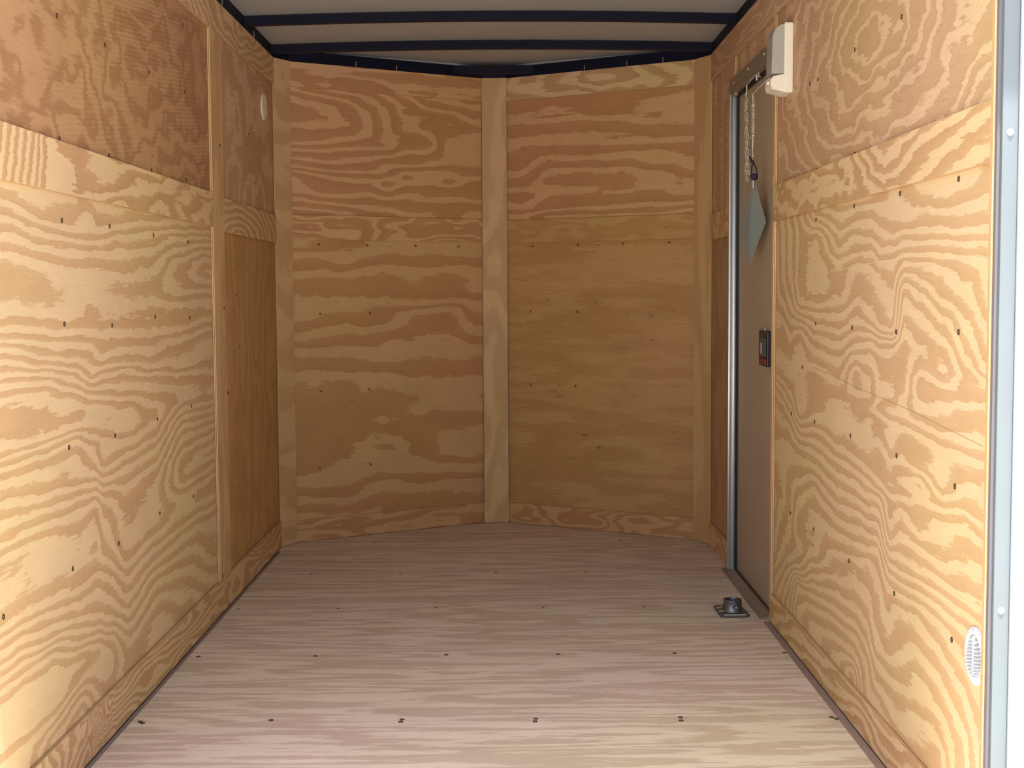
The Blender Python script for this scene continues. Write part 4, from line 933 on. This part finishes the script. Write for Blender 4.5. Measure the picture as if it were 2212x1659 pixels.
for k in range(13):
    a = k / 12
    z = LZ0 + 0.054 + a * (LZ1 - 0.006 - LZ0 - 0.054)
    d = 0.036 * (1 - 0.10 * a) if a < 0.72 else 0.036 * 0.928 * math.sqrt(max(0, 1 - ((a - 0.72) / 0.28) ** 2 * 0.92))
    prof.append((xb - d, z))
s_ = Shape()
s_.prism([(xb, LZ0 + 0.054)] + prof + [(xb, LZ1 - 0.006)], LY0 + 0.005, LY1 - 0.005, 'y')
s_.build('lamp_cover', M_LENS, t_, smooth=True)
Shape().box(xb - 0.022, xb - 0.004, LY0 + 0.02, LY1 - 0.02, LZ0 + 0.075, LZ0 + 0.10, 0.003).build('bulb_holder', M_ALU_TINTED, t_)

# ---- chain and spring of the side door ---------------------------------
def stadium(c, length, wid, ax, side, n=6):
    c, ax, side = Vector(c), Vector(ax).normalized(), Vector(side).normalized()
    pts = []
    h = (length - wid) / 2
    for i in range(n + 1):
        a = -math.pi / 2 + math.pi * i / n
        pts.append(c + ax * (h + math.cos(a) * wid / 2) + side * math.sin(a) * wid / 2)
    for i in range(n + 1):
        a = math.pi / 2 + math.pi * i / n
        pts.append(c + ax * (-h + math.cos(a) * wid / 2) + side * math.sin(a) * wid / 2)
    return pts


XC = 1.700
t_ = thing('door_chain', 'thin steel chain hanging from a screw hook over the side door', 'chain', (XC, 4.40, 1.40))
Shape().tube([(1.727, 4.305, 1.700), (1.718, 4.310, 1.703), (1.710, 4.315, 1.706), (1.704, 4.345, 1.698), (XC, 4.392, 1.690)], 0.0016, 8).build('hook', M_WIRE, t_, smooth=True)
s_ = Shape()
s_.lathe([(0.0, 0.0), (0.006, 0.0), (0.006, 0.003), (0.0, 0.003)], (1.7215, 4.305, 1.709), '-x', 6)
s_.tube([(1.716, 4.296, 1.692), (1.714, 4.306, 1.708), (1.716, 4.312, 1.690)], 0.0018)
s_.build('hook_plate', M_WIRE, t_)
s_ = Shape()
s_.tube(stadium((XC, 4.402, 1.680), 0.022, 0.012, (0, 0.2, 1), (0, 1, -0.2)), 0.0015, 6, True)
s_.tube(stadium((XC, 4.408, 1.662), 0.020, 0.011, (0, -0.2, 1), (0.3, 1, 0.2)), 0.0015, 6, True)
s_.build('eye_link', M_WIRE, t_)
for st, (ya, yb, za, zb) in enumerate(((4.407, 4.372, 1.652, 1.405), (4.425, 4.400, 1.640, 1.385))):
    s_ = Shape()
    n = 22
    for i in range(n):
        k = i / (n - 1)
        c = (XC + 0.002 * math.sin(i * 1.3), ya + (yb - ya) * k, za + (zb - za) * k)
        sd = (1, 0, 0.05) if i % 2 else (0.2, 1, 0)
        s_.tube(stadium(c, 0.0145, 0.0062, (0, 0.1, 1), sd, 4), 0.0009, 5, True)
    s_.build('chain', M_WIRE, t_)

t_ = thing('door_spring', 'coiled steel tension spring with wire loops hanging before the side door top', 'spring', (XC, 4.283, 1.44))
s_ = Shape().tube([(1.728, 4.140, 1.672), (1.716, 4.146, 1.664), (1.706, 4.16, 1.655), (1.702, 4.22, 1.650), (XC, 4.290, 1.644), (XC, 4.300, 1.638)], 0.0016)
s_.build('hook', M_WIRE, t_, smooth=True)
hp = []
turns, zt, zb_ = 13, 1.612, 1.512
for i in range(turns * 12 + 1):
    a = 2 * math.pi * i / 12
    hp.append((XC + 0.0055 * math.cos(a), 4.284 + 0.0055 * math.sin(a), zt + (zb_ - zt) * i / (turns * 12)))
Shape().tube(hp, 0.0015, 6).build('coil', M_WIRE, t_, smooth=True)
for dy in (-0.010, 0.010):
    Shape().tube([(XC, 4.290, 1.642), (XC + 0.001, 4.284 + dy, 1.630), (XC + 0.001, 4.284 + dy, 1.508), (XC - 0.003, 4.284 + dy * 1.3, 1.506), (XC - 0.005, 4.284 + dy * 1.6, 1.513)],
                 0.0009, 6).build('draw_wire', M_WIRE, t_)
s_ = Shape().tube([(XC, 4.284, 1.514), (XC, 4.286, 1.480), (XC, 4.290, 1.470), (XC, 4.284, 1.455), (XC, 4.286, 1.441)], 0.0016, 6)
s_.tube(stadium((XC, 4.286, 1.446), 0.018, 0.009, (0, 0, 1), (0, 1, 0)), 0.001, 6, True)
s_.build('end_hook', M_WIRE, t_)

# dark cord that ties the sheet to the spring
t_ = thing('tie_cord', 'dark purple cord knotted round the spring end above the grey sheet', 'cord', (XC, 4.29, 1.38))
ky, kz = 4.288, 1.437
s_ = Shape()
s_.tube([(1.697, 4.325, 1.452), (1.698, 4.305, 1.440), (1.698, 4.296, 1.432), (1.698, ky, 1.440), (1.699, ky - 0.006, 1.446), (1.702, ky - 0.002, 1.436)], 0.0025)
s_.build('tie_knot', M_CORD, t_, smooth=True)
s_ = Shape()
s_.tube([(1.700, ky, 1.436), (1.701, 4.304, 1.420), (1.702, 4.316, 1.404), (1.703, 4.318, 1.388), (1.706, 4.314, 1.379), (1.710, 4.300, 1.374), (1.712, 4.276, 1.378), (1.711, 4.262, 1.390), (1.707, 4.264, 1.408), (1.703, 4.276, 1.424), (1.700, ky, 1.436)], 0.0024)
s_.build('cord_loop', M_CORD, t_, smooth=True)
Shape().lathe([(0.0, 0.0), (0.008, 0.002), (0.0125, 0.008), (0.0125, 0.015), (0.009, 0.021), (0.0, 0.023)], (1.706, 4.291, 1.374), 'z', 16).build('cord_knob', M_CORD, t_, smooth=True)

# diamond-hung sheet: four corners, folded a little about its upright diagonal
Tn, Lf, Rt, Bt = Vector((1.7065, 4.291, 1.378)), Vector((1.688, 4.445, 1.228)), Vector((1.7335, 4.240, 1.240)), Vector((1.7120, 4.372, 1.112))
Mid = Vector((1.700, 4.330, 1.245))
nu = 12
vs, fs = [], []


def sheet_pt(i, j):
    s, t = i / nu, j / nu          # bilinear over the diamond with bulge at the fold
    p = Tn * (1 - s) * (1 - t) + Lf * s * (1 - t) + Rt * (1 - s) * t + Bt * s * t
    bulge = (1 - abs(s - t)) ** 2 * 4 * (s + t) / 2 * (1 - (s + t) / 2)
    p.x -= 0.008 * bulge
    e = max(0.0, t - 0.5) * s * 2
    p.y += 0.018 * e * (1 - abs(2 * s - 1))
    return p


for lay in (0, 1):
    for i in range(nu + 1):
        for j in range(nu + 1):
            p = sheet_pt(i, j)
            vs.append((p.x + (0.0012 if lay else 0), p.y, p.z))
nn = (nu + 1) ** 2
for i in range(nu):
    for j in range(nu):
        a = i * (nu + 1) + j
        fs.append((a, a + 1, a + nu + 2, a + nu + 1))
        fs.append((nn + a, nn + a + nu + 1, nn + a + nu + 2, nn + a + 1))
bd = [j for j in range(nu + 1)] + [(i + 1) * (nu + 1) + nu for i in range(nu)] + [nu * (nu + 1) + nu - 1 - j for j in range(nu)] + [(nu - 1 - i) * (nu + 1) for i in range(nu - 1)]
for k in range(len(bd)):
    a, b_ = bd[k], bd[(k + 1) % len(bd)]
    fs.append((a, nn + a, nn + b_, b_))
t_ = thing('document_pouch', 'grey-teal sheet hung by one corner like a diamond before the side door', 'sheet', (Tn.x, Tn.y, Bt.z))
Shape().add(vs, fs).build('pouch', M_POUCH, t_, smooth=True)
s_ = Shape()
s_.box(Tn.x - 0.0055, Tn.x - 0.002, Tn.y - 0.006, Tn.y + 0.008, Tn.z - 0.030, Tn.z - 0.004, 0.001)
s_.build('clip', M_WIRE, t_)

# ---- steel jack foot on the floor by the door ------------------------------
jx, jy = 1.630, 4.226
t_ = thing('jack_foot', 'galvanised steel socket on a square plate lying on the floor by the door sill', 'jack foot', (jx, jy, 0))


def rot(pts, cx, cy, ang):
    c, s = math.cos(ang), math.sin(ang)
    return [(cx + x * c - y * s, cy + x * s + y * c) for x, y in pts]


oct_ = [(-0.047, -0.060), (-0.037, -0.070), (0.037, -0.070), (0.047, -0.060), (0.046, 0.060), (0.037, 0.070), (-0.037, 0.070), (-0.046, 0.060)]
s_ = Shape()
for k in range(4):
    sc = (0.94, 1.0, 1.0, 0.95)[k]
    z = (0.0008, 0.003, 0.007, 0.0095)[k]
    pp = rot([(x * sc, y * sc) for x, y in oct_], jx, jy, 0.03)
    s_.v += [(x, y, z) for x, y in pp]
for k in range(3):
    for i in range(8):
        s_.f.append((k * 8 + i, k * 8 + (i + 1) % 8, (k + 1) * 8 + (i + 1) % 8, (k + 1) * 8 + i))
s_.f.append(tuple(range(8))[::-1]); s_.f.append(tuple(24 + i for i in range(8)))
s_.build('base_plate', M_GALV, t_)
cup = Shape()
cx_, cy_ = jx + 0.002, jy - 0.008
cup.lathe([(0.036, 0.009), (0.033, 0.014), (0.0305, 0.020), (0.0290, 0.041), (0.0300, 0.044), (0.0295, 0.0455), (0.0255, 0.0455), (0.0250, 0.042), (0.0245, 0.014), (0.0, 0.014)], (cx_, cy_, 0), 'z', 36)
cup.build('socket', M_GALV, t_, smooth=True)
s_ = Shape()
s_.lathe([(0.0085, 0.0), (0.0095, 0.0018), (0.0075, 0.0026), (0.0055, 0.001), (0.0, 0.001)], (cx_ + 0.004, cy_ - 0.0292, 0.028), '-y', 18)
s_.build('pin_hole', M_GALV, t_, smooth=True)
for k, (dx, dy) in enumerate(((-0.043, -0.030), (-0.043, 0.020))):
    Shape().tube([(jx + dx, jy + dy, 0.0105), (jx + dx + 0.024, jy + dy + 0.010, 0.0120)], 0.0022).build('plate_highlight', M_WIRE, t_, smooth=True)  # bright bars shaped as the highlights on the plate's left side
Shape().tube([(jx - 0.034, jy - 0.0685, 0.0085), (jx + 0.036, jy - 0.0665, 0.0085)], 0.0018).build('lip_highlight', M_WIRE, t_, smooth=True)  # bright rod added as the highlight along the plate's near lip

# ---- round louvred vent, right wall near the rear --------------------------------
vy, vz = 2.309, 0.384
X0 = W + T
t_ = thing('louvre_vent', 'round white plastic louvred vent low on the right wall near the rear edge', 'vent', (X0, vy, vz))
RO = 0.051
s_ = Shape()
s_.lathe([(RO, 0.0), (RO, 0.0035), (RO - 0.003, 0.0055), (0.041, 0.0062), (0.0385, 0.0060), (0.0375, 0.0035), (0.0, 0.0035)], (X0, vy, vz), '-x', 40)
s_.build('vent_ring', M_WHITE_PAINT, t_, smooth=True)
for side in (-1, 1):
    for k in range(11):
        z = vz - 0.032 + k * 0.0062
        ext = math.sqrt(max(0, 0.0365 ** 2 - (z - vz) ** 2))
        if ext < 0.008: continue
        y0_, y1_ = (vy + 0.002, vy + ext) if side > 0 else (vy - ext, vy - 0.002)
        sl = 0.22 * side
        s_ = Shape()
        za, zb2 = z, z + sl * (y1_ - y0_) * side * -1
        s_.add([(X0 - 0.0035, y0_, za), (X0 - 0.0035, y1_, zb2), (X0 - 0.0035, y1_, zb2 + 0.0022), (X0 - 0.0035, y0_, za + 0.0022),
                (X0 - 0.0085, y0_, za - 0.0030), (X0 - 0.0085, y1_, zb2 - 0.0030), (X0 - 0.0085, y1_, zb2 - 0.0014), (X0 - 0.0085, y0_, za - 0.0014)],
               [(0, 1, 2, 3), (4, 7, 6, 5), (0, 4, 5, 1), (1, 5, 6, 2), (2, 6, 7, 3), (3, 7, 4, 0)])
        s_.build('louvre', M_WHITE_PAINT, t_)
Shape().box(X0 - 0.0080, X0 - 0.0034, vy - 0.0017, vy + 0.0017, vz - 0.034, vz + 0.036, 0.0006).build('centre_rib', M_WHITE_PAINT, t_)
Shape().lathe([(0.0375, 0.0036), (0.0, 0.0037)], (X0, vy, vz), '-x', 32).build('slot_backing', M_SLOT, t_)
for a in (90, 215, 330):
    p = (X0 - 0.0055, vy + 0.0455 * math.cos(math.radians(a)), vz + 0.0455 * math.sin(math.radians(a)))
    Shape().lathe([(0.0, 0.0018), (0.003, 0.0012), (0.0035, 0.0)], p, '-x', 10).build('screw', M_WIRE, t_, smooth=True)

# ---- round vent high on the left wall, seen nearly edge on -------------------------
t_ = thing('wall_vent', 'small round white vent high on the left wall near the front corner', 'vent', (-T, 5.195, 1.737))
Shape().lathe([(0.050, 0.0), (0.050, 0.004), (0.046, 0.007), (0.036, 0.007), (0.034, 0.005), (0.0, 0.005)], (-T, 5.195, 1.737), 'x', 32).build('vent_ring', M_WHITE, t_, smooth=True)
for k in range(7):
    z = 1.737 - 0.024 + k * 0.008
    ext = math.sqrt(0.033 ** 2 - (z - 1.737) ** 2)
    Shape().box(-T + 0.0048, -T + 0.008, 5.195 - ext, 5.195 + ext, z - 0.0012, z + 0.0012).build('louvre', M_WHITE, t_)
for a in (60, 180, 300):
    Shape().lathe([(0.0, 0.0018), (0.003, 0.0012), (0.0035, 0.0)], (-T + 0.007, 5.195 + 0.041 * math.cos(math.radians(a)), 1.737 + 0.041 * math.sin(math.radians(a))), 'x', 10).build('screw', M_WIRE, t_, smooth=True)

# ---- hinge plate on the white rear post --------------------------------------------
hx0, hx1, hz0, hz1 = 1.7865, 1.850, 0.322, 0.440
t_ = thing('hinge_plate', 'white hinge plate with round bolts on the white rear post', 'hinge', (hx0, 2.214, hz0))
c_ = 0.012
poly = []
for (cx0, cz0, a0) in ((hx1 - c_, hz1 - c_, 0), (hx0 + c_, hz1 - c_, 90), (hx0 + c_, hz0 + c_, 180), (hx1 - c_, hz0 + c_, 270)):
    for k in range(5):
        a = math.radians(a0 + 90 * k / 4)
        poly.append((cx0 + c_ * math.cos(a), cz0 + c_ * math.sin(a)))
Shape().prism(poly, 2.2105, 2.2139, 'y').build('hinge_leaf', M_WHITE_PAINT, t_)
for z in (hz0 + 0.020, hz0 + 0.060, hz0 + 0.098):
    Shape().lathe([(0.0, 0.0045), (0.004, 0.004), (0.0065, 0.002), (0.0075, 0.0)], (hx0 + 0.018, 2.2105, z), '-y', 16).build('bolt', M_WIRE, t_, smooth=True)
